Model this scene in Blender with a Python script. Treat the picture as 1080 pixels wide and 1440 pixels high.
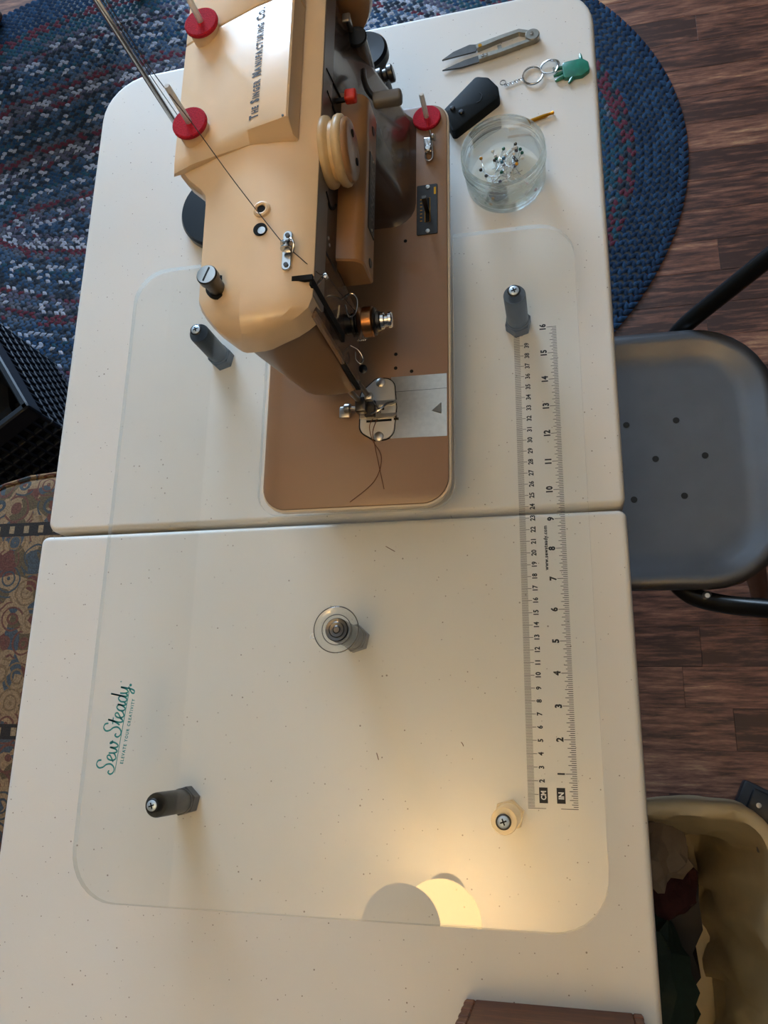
import bpy, bmesh, math, random
from mathutils import Vector, Matrix, noise
random.seed(7)
PI = math.pi
TZ = 0.73                                   # height of the table top above the floor
SC = bpy.context.scene
COL = SC.collection
for o in list(bpy.data.objects):
    bpy.data.objects.remove(o)

# ------------------------------------------------------------------ camera
cam_d = bpy.data.cameras.new('camera')
cam = bpy.data.objects.new('camera', cam_d)
COL.objects.link(cam)
cam_d.sensor_fit = 'VERTICAL'
cam_d.sensor_height = 36.0
cam_d.lens = 36.0 * 1130.0 / 1440.0
cam_d.clip_start = 0.01
cam.matrix_world = Matrix(((0.975413, 0.044663, 0.215810, -0.00244),
                           (0.015783, 0.962578, -0.270546, 0.04999),
                           (-0.219817, 0.267300, 0.938206, 0.73006 + TZ),
                           (0, 0, 0, 1)))
SC.camera = cam

# ------------------------------------------------------------------ light and exposure
world = bpy.data.worlds.new('world')
SC.world = world
world.use_nodes = True
world.node_tree.nodes['Background'].inputs[0].default_value = (0.6, 0.75, 1.0, 1)
world.node_tree.nodes['Background'].inputs[1].default_value = 0.3

def light(name, kind, loc, energy, color, rot=(0, 0, 0), **kw):
    d = bpy.data.lights.new(name, kind)
    d.energy = energy
    d.color = color
    for k, v in kw.items():
        setattr(d, k, v)
    o = bpy.data.objects.new(name, d)
    o.location = loc
    o.rotation_euler = rot
    COL.objects.link(o)
    return o
WIN_Y = 3.2
# daylight through the window in the far wall
light('window_daylight', 'AREA', (-1.25, WIN_Y + 0.10, 1.55), 112, (0.52, 0.73, 1.0), (math.radians(-90), 0, 0),
      shape='RECTANGLE', size=1.5, size_y=1.3)
vs = SC.view_settings
vs.view_transform = 'Standard'
vs.look = 'None'
vs.gamma = 1.0
vs.use_curve_mapping = False
vs.exposure = 0.62

# ------------------------------------------------------------------ materials
def lin(c):
    return tuple((x / 12.92 if x <= 0.04045 else ((x + 0.055) / 1.055) ** 2.4) for x in (v / 255.0 for v in c)) + (1,)

class NT:
    def __init__(s, m):
        m.use_nodes = True
        s.t = m.node_tree
        s.n = s.t.nodes
        s.b = s.n['Principled BSDF']
        s.out = s.n['Material Output']
    def add(s, typ, ins=None, **kw):
        n = s.n.new(typ)
        for k, v in kw.items():
            setattr(n, k, v)
        for k, v in (ins or {}).items():
            if hasattr(v, 'links') or hasattr(v, 'is_output'):
                s.t.links.new(v, n.inputs[k])
            else:
                n.inputs[k].default_value = v
        return n
    def link(s, a, b):
        s.t.links.new(a, b)
    def ramp(s, fac, stops, interp='LINEAR'):
        r = s.add('ShaderNodeValToRGB', {0: fac})
        r.color_ramp.interpolation = interp
        e = r.color_ramp.elements
        while len(e) < len(stops):
            e.new(0.5)
        for el, (p, c) in zip(e, stops):
            el.position = p
            el.color = c
        return r.outputs[0]
    def coord(s, kind='Object', scale=(1, 1, 1)):
        c = s.add('ShaderNodeTexCoord')
        m = s.add('ShaderNodeMapping', {'Vector': c.outputs[kind], 'Scale': scale})
        return m.outputs[0]
    def bump(s, h, strength=0.2, dist=0.001):
        b = s.add('ShaderNodeBump', {'Height': h, 'Strength': strength, 'Distance': dist})
        s.link(b.outputs[0], s.b.inputs['Normal'])

MATS = {}
def mat(name, c, rough=0.5, metal=0.0, grain=0.0, gscale=60, bump=0.0, coat=0.0, spec=0.5, **kw):
    m = bpy.data.materials.new(name)
    t = NT(m)
    col = lin(c)
    t.b.inputs['Base Color'].default_value = col
    t.b.inputs['Roughness'].default_value = rough
    t.b.inputs['Metallic'].default_value = metal
    t.b.inputs['Coat Weight'].default_value = coat
    t.b.inputs['Specular IOR Level'].default_value = spec
    if grain or bump:
        v = t.coord()
        nz = t.add('ShaderNodeTexNoise', {'Vector': v, 'Scale': gscale, 'Detail': 4.0})
        if grain:
            lo = tuple(x * (1 - grain) for x in col[:3]) + (1,)
            hi = tuple(min(1, x * (1 + grain)) for x in col[:3]) + (1,)
            t.link(t.ramp(nz.outputs[0], [(0.3, lo), (0.7, hi)]), t.b.inputs['Base Color'])
        if bump:
            t.bump(nz.outputs[0], bump)
    MATS[name] = m
    return m

mat('cream', (238, 206, 166), 0.32, grain=0.03, gscale=18, coat=0.25)
mat('cream_dial', (214, 184, 138), 0.38, grain=0.06, gscale=120)
mat('tan', (142, 109, 80), 0.34, grain=0.04, gscale=14, coat=0.2)
mat('tan_housing', (164, 122, 82), 0.30, grain=0.04, gscale=14, coat=0.2)
mat('shaded_brown', (84, 68, 58), 0.22, grain=0.04, gscale=14, coat=0.3)  # brown with the shade of the machine's front sides put into the colour
mat('grey_edge', (126, 114, 104), 0.32)
mat('bed_rim', (226, 212, 192), 0.35)
mat('black_panel', (30, 29, 30), 0.35, grain=0.15, gscale=200)
mat('black', (14, 14, 16), 0.35)
mat('black_soft', (22, 24, 28), 0.5, grain=0.1, gscale=80)
mat('navy_black', (17, 24, 34), 0.28)
mat('hole_black', (6, 5, 5), 0.9)
mat('chrome', (205, 205, 205), 0.18, 1.0, grain=0.04, gscale=200)
mat('plate_steel', (214, 210, 202), 0.4, 0.75)
mat('steel', (190, 186, 178), 0.34, 1.0, grain=0.06, gscale=220)
mat('dark_steel', (92, 90, 88), 0.35, 1.0, grain=0.08, gscale=150)
mat('copper', (160, 112, 72), 0.28, 1.0)
mat('felt', (176, 14, 40), 0.95, grain=0.25, gscale=900, bump=0.6)
mat('pin_plastic', (248, 246, 240), 0.4)
MATS['pin_plastic'].node_tree.nodes['Principled BSDF'].inputs['Transmission Weight'].default_value = 0.4
mat('snip_steel', (150, 146, 136), 0.36, 0.9, grain=0.08, gscale=200)
mat('print_dark', (52, 46, 42), 0.6)
mat('print_black', (24, 22, 22), 0.6)
mat('print_white', (238, 234, 224), 0.6)
mat('print_teal', (28, 128, 124), 0.5)
mat('leg_grey', (20, 26, 37), 0.45, grain=0.05)
mat('leg_dark', (22, 21, 21), 0.35, grain=0.05)
mat('leg_cream', (206, 178, 130), 0.4, grain=0.04)
mat('leg_mid', (112, 108, 104), 0.35, grain=0.05)
mat('screw', (190, 204, 214), 0.4, 0.6)
mat('red_plastic', (206, 52, 36), 0.4)
mat('grey_plastic', (112, 108, 104), 0.45)
mat('gunmetal', (98, 99, 102), 0.38, 0.8, grain=0.05, gscale=30)
mat('gunmetal_tube', (48, 47, 45), 0.30, 0.8)
mat('fob', (11, 16, 18), 0.6, spec=0.15, grain=0.08, gscale=300)
mat('teal_charm', (22, 122, 100), 0.3, grain=0.15, gscale=120, coat=0.4)
mat('brass', (196, 138, 40), 0.3, 1.0)
mat('thread', (104, 62, 34), 0.8)
mat('thread_dark', (62, 50, 44), 0.8)
mat('crate', (28, 34, 42), 0.42, grain=0.1, gscale=40)
mat('bin_body', (120, 124, 128), 0.5, grain=0.05)
mat('liner', (196, 180, 144), 0.38, grain=0.06, gscale=30, bump=0.3)
mat('paper', (120, 108, 96), 0.8, grain=0.1, gscale=60)  # pale paper, its colour darkened for the shade deep in the bin
mat('cloth_red', (52, 14, 18), 0.9, grain=0.2, gscale=200)
mat('cloth_green', (10, 34, 28), 0.8, grain=0.2, gscale=100)
mat('table_leg', (120, 122, 124), 0.4, 0.6)
mat('under', (70, 68, 64), 0.7)
mat('wall_paint', (206, 200, 188), 0.8, grain=0.02, gscale=8)
mat('wall_dark', (58, 54, 50), 0.85)
mat('wall_sage', (108, 112, 106), 0.85, grain=0.03, gscale=8)
mat('ceiling_paint', (240, 234, 222), 0.9, grain=0.01, gscale=8)
mat('trim_white', (228, 226, 220), 0.5)
mat('lamp_metal', (84, 80, 76), 0.4, 0.6)
mat('lamp_glass_unlit', (150, 146, 140), 0.5)
mat('leather', (108, 66, 34), 0.5, grain=0.15, gscale=50)

def emis(name, c, s):
    m = bpy.data.materials.new(name)
    t = NT(m)
    t.b.inputs['Base Color'].default_value = lin(c)
    t.b.inputs['Emission Color'].default_value = lin(c)
    t.b.inputs['Emission Strength'].default_value = s
    MATS[name] = m
emis('lamp_glass_lit', (255, 214, 130), 9.0)

def wood(name, stops, sx, rough=0.4, rnd=True):
    m = bpy.data.materials.new(name)
    t = NT(m)
    c = t.add('ShaderNodeTexCoord')
    oi = t.add('ShaderNodeObjectInfo')
    off = t.add('ShaderNodeVectorMath', {0: c.outputs['Object'], 1: (0, 0, 0)}, operation='ADD')
    sc = t.add('ShaderNodeVectorMath', {0: (37.0, 11.0, 5.0)}, operation='SCALE')
    t.link(oi.outputs['Random'], sc.inputs['Scale'])
    t.link(sc.outputs[0], off.inputs[1])
    mp = t.add('ShaderNodeMapping', {'Vector': off.outputs[0], 'Scale': sx})
    nz = t.add('ShaderNodeTexNoise', {'Vector': mp.outputs[0], 'Scale': 3.0, 'Detail': 9.0, 'Roughness': 0.62, 'Distortion': 1.2})
    wv = t.add('ShaderNodeTexNoise', {'Vector': mp.outputs[0], 'Scale': 14.0, 'Detail': 5.0, 'Roughness': 0.7})
    mx = t.add('ShaderNodeMath', {0: nz.outputs[0], 1: wv.outputs[0]}, operation='MULTIPLY_ADD')
    mx.inputs[1].default_value = 0.72
    sub = t.add('ShaderNodeMath', {0: wv.outputs[0], 1: 0.28}, operation='MULTIPLY')
    t.link(sub.outputs[0], mx.inputs[2])
    fac = t.add('ShaderNodeMath', {0: oi.outputs['Random'], 1: 0.22}, operation='MULTIPLY')
    ad = t.add('ShaderNodeMath', {0: mx.outputs[0], 1: fac.outputs[0]}, operation='ADD')
    sb = t.add('ShaderNodeMath', {0: ad.outputs[0], 1: 0.11}, operation='SUBTRACT')
    t.link(t.ramp(sb.outputs[0], stops), t.b.inputs['Base Color'])
    t.b.inputs['Roughness'].default_value = rough
    t.bump(wv.outputs[0], 0.08)
    MATS[name] = m
wood('laminate', [(0.33, lin((62, 37, 28))), (0.46, lin((114, 72, 55))), (0.56, lin((144, 98, 75))), (0.70, lin((194, 150, 106)))], (1.0, 9, 1), 0.45)
wood('walnut', [(0.3, lin((96, 46, 18))), (0.55, lin((148, 84, 46))), (0.75, lin((178, 112, 66)))], (3, 40, 40), 0.45)
wood('dark_wood', [(0.3, lin((36, 22, 14))), (0.7, lin((84, 52, 32)))], (20, 20, 3), 0.4)

def make_table_plastic():
    m = bpy.data.materials.new('table_plastic')
    t = NT(m)
    v = t.coord()
    vo = t.add('ShaderNodeTexVoronoi', {'Vector': v, 'Scale': 70.0, 'Randomness': 1.0}, voronoi_dimensions='2D')
    sz = t.add('ShaderNodeTexNoise', {'Vector': v, 'Scale': 45.0, 'Detail': 2.0})
    thr = t.add('ShaderNodeMapRange', {'Value': sz.outputs[0], 'From Min': 0.42, 'From Max': 0.75, 'To Min': 0.0, 'To Max': 0.062})
    lt = t.add('ShaderNodeMath', {0: vo.outputs['Distance'], 1: thr.outputs[0]}, operation='LESS_THAN')
    big = t.add('ShaderNodeTexNoise', {'Vector': v, 'Scale': 5.0, 'Detail': 3.0})
    base = t.ramp(big.outputs[0], [(0.3, lin((219, 214, 205))), (0.7, lin((225, 221, 213)))])
    mx = t.add('ShaderNodeMix', {'Factor': lt.outputs[0]}, data_type='RGBA')
    t.link(base, mx.inputs[6])
    mx.inputs[7].default_value = lin((146, 134, 122))
    t.link(mx.outputs[2], t.b.inputs['Base Color'])
    t.b.inputs['Roughness'].default_value = 0.46
    fine = t.add('ShaderNodeTexNoise', {'Vector': v, 'Scale': 420.0, 'Detail': 2.0})
    t.bump(fine.outputs[0], 0.10, 0.0004)
    MATS['table_plastic'] = m
make_table_plastic()

def clear(name, tint, ior, rough=0.0):
    """Thin clear sheet: fresnel mirror over straight see-through."""
    m = bpy.data.materials.new(name)
    t = NT(m)
    t.n.remove(t.b)
    g = t.add('ShaderNodeNewGeometry')
    mr = t.add('ShaderNodeMapRange', {'Value': g.outputs['Backfacing'], 'To Min': ior, 'To Max': 1.0 / ior})
    fr = t.add('ShaderNodeFresnel', {'IOR': mr.outputs[0]})
    tr = t.add('ShaderNodeBsdfTransparent', {'Color': tint})
    gl = t.add('ShaderNodeBsdfGlossy', {'Color': (1, 1, 1, 1), 'Roughness': rough})
    mx = t.add('ShaderNodeMixShader', {0: fr.outputs[0], 1: tr.outputs[0], 2: gl.outputs[0]})
    t.link(mx.outputs[0], t.out.inputs['Surface'])
    MATS[name] = m
clear('acrylic', (0.985, 0.99, 0.985, 1), 1.42)
clear('acrylic_edge', (0.86, 0.88, 0.86, 1), 1.5)
_t = MATS['acrylic_edge'].node_tree
_d = _t.nodes.new('ShaderNodeBsdfTranslucent')
_d.inputs[0].default_value = (0.9, 0.9, 0.88, 1)  # translucent white mixed in to stand in for light piped to the edges
_m = _t.nodes.new('ShaderNodeMixShader')
_m.inputs[0].default_value = 0.16
_o = _t.nodes['Material Output'].inputs['Surface']
_t.links.new(_o.links[0].from_socket, _m.inputs[1])
_t.links.new(_d.outputs[0], _m.inputs[2])
_t.links.new(_m.outputs[0], _o)
clear('jar_clear', (0.945, 0.965, 0.955, 1), 1.52)
clear('clear_cup', (0.93, 0.94, 0.93, 1), 1.5)

def make_glass():
    m = bpy.data.materials.new('jar_glass')
    t = NT(m)
    t.n.remove(t.b)
    gl = t.add('ShaderNodeBsdfGlass', {'Color': (0.98, 1.0, 0.99, 1), 'Roughness': 0.0, 'IOR': 1.45})
    tr = t.add('ShaderNodeBsdfTransparent', {'Color': (0.98, 0.995, 0.985, 1)})
    mx = t.add('ShaderNodeMixShader', {0: 0.40, 1: gl.outputs[0], 2: tr.outputs[0]})
    t.link(mx.outputs[0], t.out.inputs['Surface'])
    MATS['jar_glass'] = m
make_glass()

def make_attr(name, rough, bump=0.0):
    m = bpy.data.materials.new(name)
    t = NT(m)
    a = t.add('ShaderNodeAttribute', attribute_name='col')
    nz = t.add('ShaderNodeTexNoise', {'Vector': t.coord(), 'Scale': 500.0, 'Detail': 3.0})
    hsv = t.add('ShaderNodeMapRange', {'Value': nz.outputs[0], 'From Min': 0.25, 'From Max': 0.75, 'To Min': 0.6, 'To Max': 1.35})
    mu = t.add('ShaderNodeVectorMath', {0: a.outputs['Color']}, operation='SCALE')
    t.link(hsv.outputs[0], mu.inputs['Scale'])
    t.link(mu.outputs[0], t.b.inputs['Base Color'])
    t.b.inputs['Roughness'].default_value = rough
    t.b.inputs['Specular IOR Level'].default_value = 0.2
    if bump:
        t.bump(nz.outputs[0], bump)
    MATS[name] = m
make_attr('braid', 0.95, 0.4)

def make_tapestry():
    """Woven oriental-pattern upholstery: bands of motifs across the seat."""
    m = bpy.data.materials.new('tapestry')
    t = NT(m)
    c = t.add('ShaderNodeTexCoord')
    wob = t.add('ShaderNodeTexNoise', {'Vector': c.outputs['Object'], 'Scale': 28.0, 'Detail': 2.0})
    wo = t.add('ShaderNodeVectorMath', {0: wob.outputs['Color'], 1: (0.010, 0.010, 0.0)}, operation='MULTIPLY')
    vec = t.add('ShaderNodeVectorMath', {0: c.outputs['Object'], 1: wo.outputs[0]}, operation='ADD')
    v1 = t.add('ShaderNodeTexVoronoi', {'Vector': vec.outputs[0], 'Scale': 46.0, 'Randomness': 0.85})
    v2 = t.add('ShaderNodeTexVoronoi', {'Vector': vec.outputs[0], 'Scale': 24.0, 'Randomness': 0.7})
    wv = t.add('ShaderNodeMath', {0: v2.outputs['Distance'], 1: 30.0}, operation='MULTIPLY')
    si = t.add('ShaderNodeMath', {0: wv.outputs[0]}, operation='SINE')
    base = t.ramp(v1.outputs['Color'], [(0.0, lin((152, 122, 88))), (0.42, lin((152, 122, 88))), (0.44, lin((104, 58, 44))),
                  (0.60, lin((70, 78, 84))), (0.74, lin((96, 78, 50))), (0.88, lin((36, 40, 54)))], 'CONSTANT')
    ring = t.ramp(si.outputs[0], [(0.0, (0, 0, 0, 1)), (0.55, (1, 1, 1, 1))], 'CONSTANT')
    mx = t.add('ShaderNodeMix', {'Factor': ring}, data_type='RGBA')
    t.link(base, mx.inputs[6])
    mxo = t.ramp(v2.outputs['Color'], [(0.0, lin((128, 100, 66))), (0.35, lin((108, 66, 50))), (0.6, lin((66, 72, 74))), (0.8, lin((150, 128, 92)))], 'CONSTANT')
    t.link(mxo, mx.inputs[7])
    # cross bands with a dash pattern
    sep = t.add('ShaderNodeSeparateXYZ', {0: c.outputs['Object']})
    md = t.add('ShaderNodeMath', {0: sep.outputs['Y'], 1: 0.155}, operation='PINGPONG')
    band = t.add('ShaderNodeMath', {0: md.outputs[0], 1: 0.011}, operation='LESS_THAN')
    dx = t.add('ShaderNodeMath', {0: sep.outputs['X'], 1: 0.013}, operation='PINGPONG')
    dd = t.add('ShaderNodeMath', {0: dx.outputs[0], 1: 0.0045}, operation='LESS_THAN')
    core = t.add('ShaderNodeMath', {0: md.outputs[0], 1: 0.006}, operation='LESS_THAN')
    dm = t.add('ShaderNodeMath', {0: dd.outputs[0], 1: core.outputs[0]}, operation='MULTIPLY')
    bc = t.add('ShaderNodeMix', {'Factor': dm.outputs[0]}, data_type='RGBA')
    bc.inputs[6].default_value = lin((44, 36, 30))
    bc.inputs[7].default_value = lin((158, 132, 98))
    fin = t.add('ShaderNodeMix', {'Factor': band.outputs[0]}, data_type='RGBA')
    t.link(mx.outputs[2], fin.inputs[6])
    t.link(bc.outputs[2], fin.inputs[7])
    weave = t.add('ShaderNodeTexNoise', {'Vector': c.outputs['Object'], 'Scale': 420.0, 'Detail': 3.0})
    sc = t.add('ShaderNodeMapRange', {'Value': weave.outputs[0], 'From Min': 0.3, 'From Max': 0.7, 'To Min': 0.42, 'To Max': 0.92})
    mu = t.add('ShaderNodeVectorMath', {0: fin.outputs[2]}, operation='SCALE')
    t.link(sc.outputs[0], mu.inputs['Scale'])
    t.link(mu.outputs[0], t.b.inputs['Base Color'])
    t.b.inputs['Roughness'].default_value = 0.95
    t.bump(weave.outputs[0], 0.5, 0.001)
    MATS['tapestry'] = m
make_tapestry()

# ------------------------------------------------------------------ mesh helpers
def B():
    return bmesh.new()

def add_faces(bm, verts, faces):
    vs_ = [bm.verts.new(v) for v in verts]
    out = []
    for f in faces:
        try:
            out.append(bm.faces.new([vs_[i] for i in f]))
        except ValueError:
            pass
    return vs_, out

def box(bm, x0, x1, y0, y1, z0, z1, bev=0.0, seg=2, mtx=None):
    t = bmesh.new()
    bmesh.ops.create_cube(t, size=1.0)
    for v in t.verts:
        v.co = Vector(((x0 + x1) / 2 + v.co.x * (x1 - x0), (y0 + y1) / 2 + v.co.y * (y1 - y0), (z0 + z1) / 2 + v.co.z * (z1 - z0)))
    if bev:
        bmesh.ops.bevel(t, geom=list(t.edges), offset=bev, segments=seg, profile=0.5, affect='EDGES')
    merge(bm, t, mtx)
    return bm

def merge(bm, t, mtx=None):
    if mtx is not None:
        bmesh.ops.transform(t, matrix=mtx, verts=list(t.verts))
    me = bpy.data.meshes.new('tmp')
    t.to_mesh(me)
    t.free()
    bm.from_mesh(me)
    bpy.data.meshes.remove(me)

def frame(axis):
    a = Vector(axis).normalized()
    h = Vector((0, 0, 1)) if abs(a.z) < 0.9 else Vector((1, 0, 0))
    u = h.cross(a).normalized()
    return u, a.cross(u).normalized(), a

def lathe(bm, prof, origin, axis=(0, 0, 1), seg=32, capped=True):
    """prof: (radius, distance along axis)"""
    u, w, a = frame(axis)
    o = Vector(origin)
    rings = []
    for r, d in prof:
        if r < 1e-6:
            rings.append([bm.verts.new(o + a * d)])
        else:
            rings.append([bm.verts.new(o + a * d + (u * math.cos(2 * PI * k / seg) + w * math.sin(2 * PI * k / seg)) * r) for k in range(seg)])
    for A, C_ in zip(rings, rings[1:]):
        for k in range(seg):
            j = (k + 1) % seg
            if len(A) == 1 and len(C_) == 1:
                continue
            if len(A) == 1:
                bm.faces.new((A[0], C_[k], C_[j]))
            elif len(C_) == 1:
                bm.faces.new((A[k], A[j], C_[0]))
            else:
                bm.faces.new((A[k], A[j], C_[j], C_[k]))
    if capped:
        if len(rings[0]) > 1:
            bm.faces.new(rings[0][::-1])
        if len(rings[-1]) > 1:
            bm.faces.new(rings[-1])
    return bm

def cyl(bm, p0, p1, r, seg=24, r1=None, bev=0.0):
    p0 = Vector(p0)
    d = Vector(p1) - p0
    L = d.length
    r1 = r if r1 is None else r1
    pr = [(r, 0), (r1, L)] if not bev else [(r - bev, 0), (r, bev), (r1, L - bev), (r1 - bev, L)]
    return lathe(bm, pr, p0, d, seg)

def smooth(pts, n=6, closed=False):
    P = [Vector(p) for p in pts]
    out = []
    N = len(P)
    rng = range(N if closed else N - 1)
    for i in rng:
        a = P[(i - 1) % N] if (closed or i > 0) else P[0]
        b = P[i]
        c = P[(i + 1) % N]
        d = P[(i + 2) % N] if (closed or i + 2 < N) else P[-1]
        for k in range(n):
            t = k / n
            out.append(0.5 * ((2 * b) + (c - a) * t + (2 * a - 5 * b + 4 * c - d) * t * t + (-a + 3 * b - 3 * c + d) * t ** 3))
    if not closed:
        out.append(P[-1])
    return out

def tube(bm, pts, r, seg=10, closed=False, flat=None):
    P = [Vector(p) for p in pts]
    n = len(P)
    rings = []
    prev = None
    for i, p in enumerate(P):
        a = P[(i + 1) % n] if (closed or i + 1 < n) else p
        b = P[(i - 1) % n] if (closed or i > 0) else p
        t = (a - b).normalized()
        if prev is None:
            u, w, _ = frame(t)
        else:
            u = (prev - t * prev.dot(t)).normalized()
            w = t.cross(u)
        prev = u
        rr = r[i] if isinstance(r, (list, tuple)) else r
        rings.append([bm.verts.new(p + (u * math.cos(2 * PI * k / seg) + w * math.sin(2 * PI * k / seg)) * rr) for k in range(seg)])
    for i in range(n if closed else n - 1):
        A, C_ = rings[i], rings[(i + 1) % n]
        for k in range(seg):
            j = (k + 1) % seg
            bm.faces.new((A[k], A[j], C_[j], C_[k]))
    if not closed:
        bm.faces.new(rings[0][::-1])
        bm.faces.new(rings[-1])
    return bm

def loft(bm, loops, cap=True):
    R = [[bm.verts.new(p) for p in L] for L in loops]
    n = len(R[0])
    for A, C_ in zip(R, R[1:]):
        for k in range(n):
            j = (k + 1) % n
            try:
                bm.faces.new((A[k], A[j], C_[j], C_[k]))
            except ValueError:
                pass
    if cap:
        bm.faces.new(R[0][::-1])
        bm.faces.new(R[-1])
    return bm

def round_poly(pts, r, n=6):
    """2D polygon with rounded corners; r scalar or list."""
    out = []
    N = len(pts)
    for i in range(N):
        p = Vector(pts[i])
        a = (Vector(pts[i - 1]) - p)
        b = (Vector(pts[(i + 1) % N]) - p)
        rr = r[i] if isinstance(r, (list, tuple)) else r
        if rr <= 0:
            out.append(tuple(p))
            continue
        a.normalize()
        b.normalize()
        ang = a.angle(b)
        d = rr / math.tan(ang / 2)
        s, e = p + a * d, p + b * d
        bis = (a + b).normalized()
        c = p + bis * (rr / math.sin(ang / 2))
        v0, v1 = s - c, e - c
        th = v0.angle(v1)
        sgn = 1 if v0.x * v1.y - v0.y * v1.x > 0 else -1
        for k in range(n + 1):
            q = sgn * th * k / n
            out.append((c.x + v0.x * math.cos(q) - v0.y * math.sin(q), c.y + v0.x * math.sin(q) + v0.y * math.cos(q)))
    return out

def inset(poly, d):
    """shrink a (roughly convex, ccw) polygon by d."""
    out = []
    N = len(poly)
    for i in range(N):
        p, a, b = Vector(poly[i]), Vector(poly[i - 1]), Vector(poly[(i + 1) % N])
        e1, e2 = (p - a), (b - p)
        if e1.length < 1e-9: e1 = e2
        if e2.length < 1e-9: e2 = e1
        n1 = Vector((-e1.y, e1.x)).normalized()
        n2 = Vector((-e2.y, e2.x)).normalized()
        n_ = (n1 + n2)
        n_.normalize()
        k = max(0.4, n_.dot(n1))
        out.append(tuple(p + n_ * d / k))
    return out

def rrect(x0, x1, y0, y1, r, n=6):
    return round_poly([(x0, y0), (x1, y0), (x1, y1), (x0, y1)], r, n)

def slab(bm, poly, z0, z1, bev=0.0, steps=2):
    """extrude ccw polygon from z0 to z1 with a rounded top edge."""
    L = [[(x, y, z0) for x, y in poly], [(x, y, z1 - bev) for x, y in poly]]
    if bev:
        for s in range(1, steps + 1):
            a = s / steps * PI / 2
            q = inset(poly, bev * (1 - math.cos(a)))
            L.append([(x, y, z1 - bev + bev * math.sin(a)) for x, y in q])
    return loft(bm, L)

def text_geo(bm, s, size, org, xdir, ydir, xs=1.0, bold=0.0, align='CENTER', space=1.0, th=0.00012):
    cu = bpy.data.curves.new('t', 'FONT')
    cu.body = s
    cu.size = 1.0
    cu.align_x = align
    cu.offset = bold
    cu.space_character = space
    cu.resolution_u = 2
    ob = bpy.data.objects.new('t', cu)
    COL.objects.link(ob)
    dg = bpy.context.evaluated_depsgraph_get()
    me = bpy.data.meshes.new_from_object(ob.evaluated_get(dg))
    X, Y = Vector(xdir).normalized(), Vector(ydir).normalized()
    o = Vector(org) + X.cross(Y) * th
    vv = [bm.verts.new(o + X * v.co.x * size * xs + Y * v.co.y * size) for v in me.vertices]
    for p in me.polygons:
        try:
            bm.faces.new([vv[i] for i in p.vertices])
        except ValueError:
            pass
    w = (max(v.co.x for v in me.vertices) - min(v.co.x for v in me.vertices)) * size * xs
    bpy.data.objects.remove(ob)
    bpy.data.curves.remove(cu)
    bpy.data.meshes.remove(me)
    return w

BASE = {}
def obj(name, bm, m, parent=None, base=None, ang=32, label=None, flat=False):
    """bmesh in table-frame coordinates (z = 0 is the table top) -> one mesh object."""
    if base is None:
        base = BASE[parent.as_pointer()] if parent else (0, 0, 0)
    base = Vector(base)
    bmesh.ops.recalc_face_normals(bm, faces=list(bm.faces))
    for v in bm.verts:
        v.co -= base
    me = bpy.data.meshes.new(name)
    bm.to_mesh(me)
    bm.free()
    if not flat:
        for p in me.polygons:
            p.use_smooth = len(p.vertices) < 7
        me.set_sharp_from_angle(angle=math.radians(ang))
    for mm in (m if isinstance(m, (list, tuple)) else [m]):
        me.materials.append(MATS[mm])
    o = bpy.data.objects.new(name, me)
    COL.objects.link(o)
    if parent:
        o.parent = parent
    else:
        o.location = base + Vector((0, 0, TZ))
    BASE[o.as_pointer()] = base
    if label:
        o['label'] = label
    return o

def tag(o, label, cat, group=None):
    o['label'] = label
    o['category'] = cat
    if group:
        o['group'] = group
    return o

def thing(name, label, cat, base, group=None):
    o = bpy.data.objects.new(name, None)
    o.empty_display_size = 0.05
    COL.objects.link(o)
    o.location = Vector(base) + Vector((0, 0, TZ))
    BASE[o.as_pointer()] = Vector(base)
    return tag(o, label, cat, group)

def struct(name, bm, m, base=(0, 0, -TZ), **kw):
    o = obj(name, bm, m, None, base, **kw)
    o['kind'] = 'structure'
    return o

FZ = -TZ                                     # floor level in the table frame
X0, X1, Y0, Y1, CZ = -2.4, 2.6, -2.4, WIN_Y, 2.47

# ------------------------------------------------------------------ room shell
floor = struct('floor', box(B(), X0, X1, Y0, Y1, FZ - 0.06, FZ - 0.012), 'dark_wood')
prng = random.Random(3)
PW = 0.068
plank_mesh = {}
row = 0
y = -1.05
while y < 2.1:
    x = -0.64 - prng.random() * 0.4
    xe = 1.5
    while x < xe:
        L = prng.choice((0.45, 0.6, 0.75, 0.9))
        if L not in plank_mesh:
            b = B()
            box(b, -L / 2 + 0.0001, L / 2 - 0.0001, -PW / 2 + 0.0001, PW / 2 - 0.0001, -0.012, 0, 0.0004, 1)
            me = bpy.data.meshes.new('plank')
            b.to_mesh(me)
            b.free()
            me.materials.append(MATS['laminate'])
            plank_mesh[L] = me
        o = bpy.data.objects.new('plank', plank_mesh[L])
        COL.objects.link(o)
        o.parent = floor
        o.location = (x + L / 2, y + PW / 2, prng.random() * 0.0004)
        x += L
    y += PW
# the floor goes on past the boards that are in sight
obj('floor_boards', box(B(), X0, X1, Y0, Y1, FZ - 0.013, FZ - 0.0015), 'laminate', floor)
struct('ceiling', box(B(), X0, X1, Y0, Y1, CZ, CZ + 0.08), 'ceiling_paint')
struct('wall_left', box(B(), X0 - 0.1, X0, Y0, Y1, FZ - 0.06, CZ + 0.08), 'wall_sage')
struct('wall_right', box(B(), X1, X1 + 0.1, Y0, Y1, FZ - 0.06, CZ + 0.08), 'wall_dark')
struct('wall_front', box(B(), X0 - 0.1, X1 + 0.1, Y0 - 0.1, Y0, FZ - 0.06, CZ + 0.08), 'wall_dark')
struct('added_soffit_1', box(B(), X0, -1.52, Y0, Y1, 2.05, CZ + 0.02), 'wall_sage')   # unseen soffit, added so the clear sheet mirrors a dimmer strip at left
b = B()
wx0, wx1, wz0, wz1 = -2.0, -0.5, 0.17, 1.47
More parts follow.
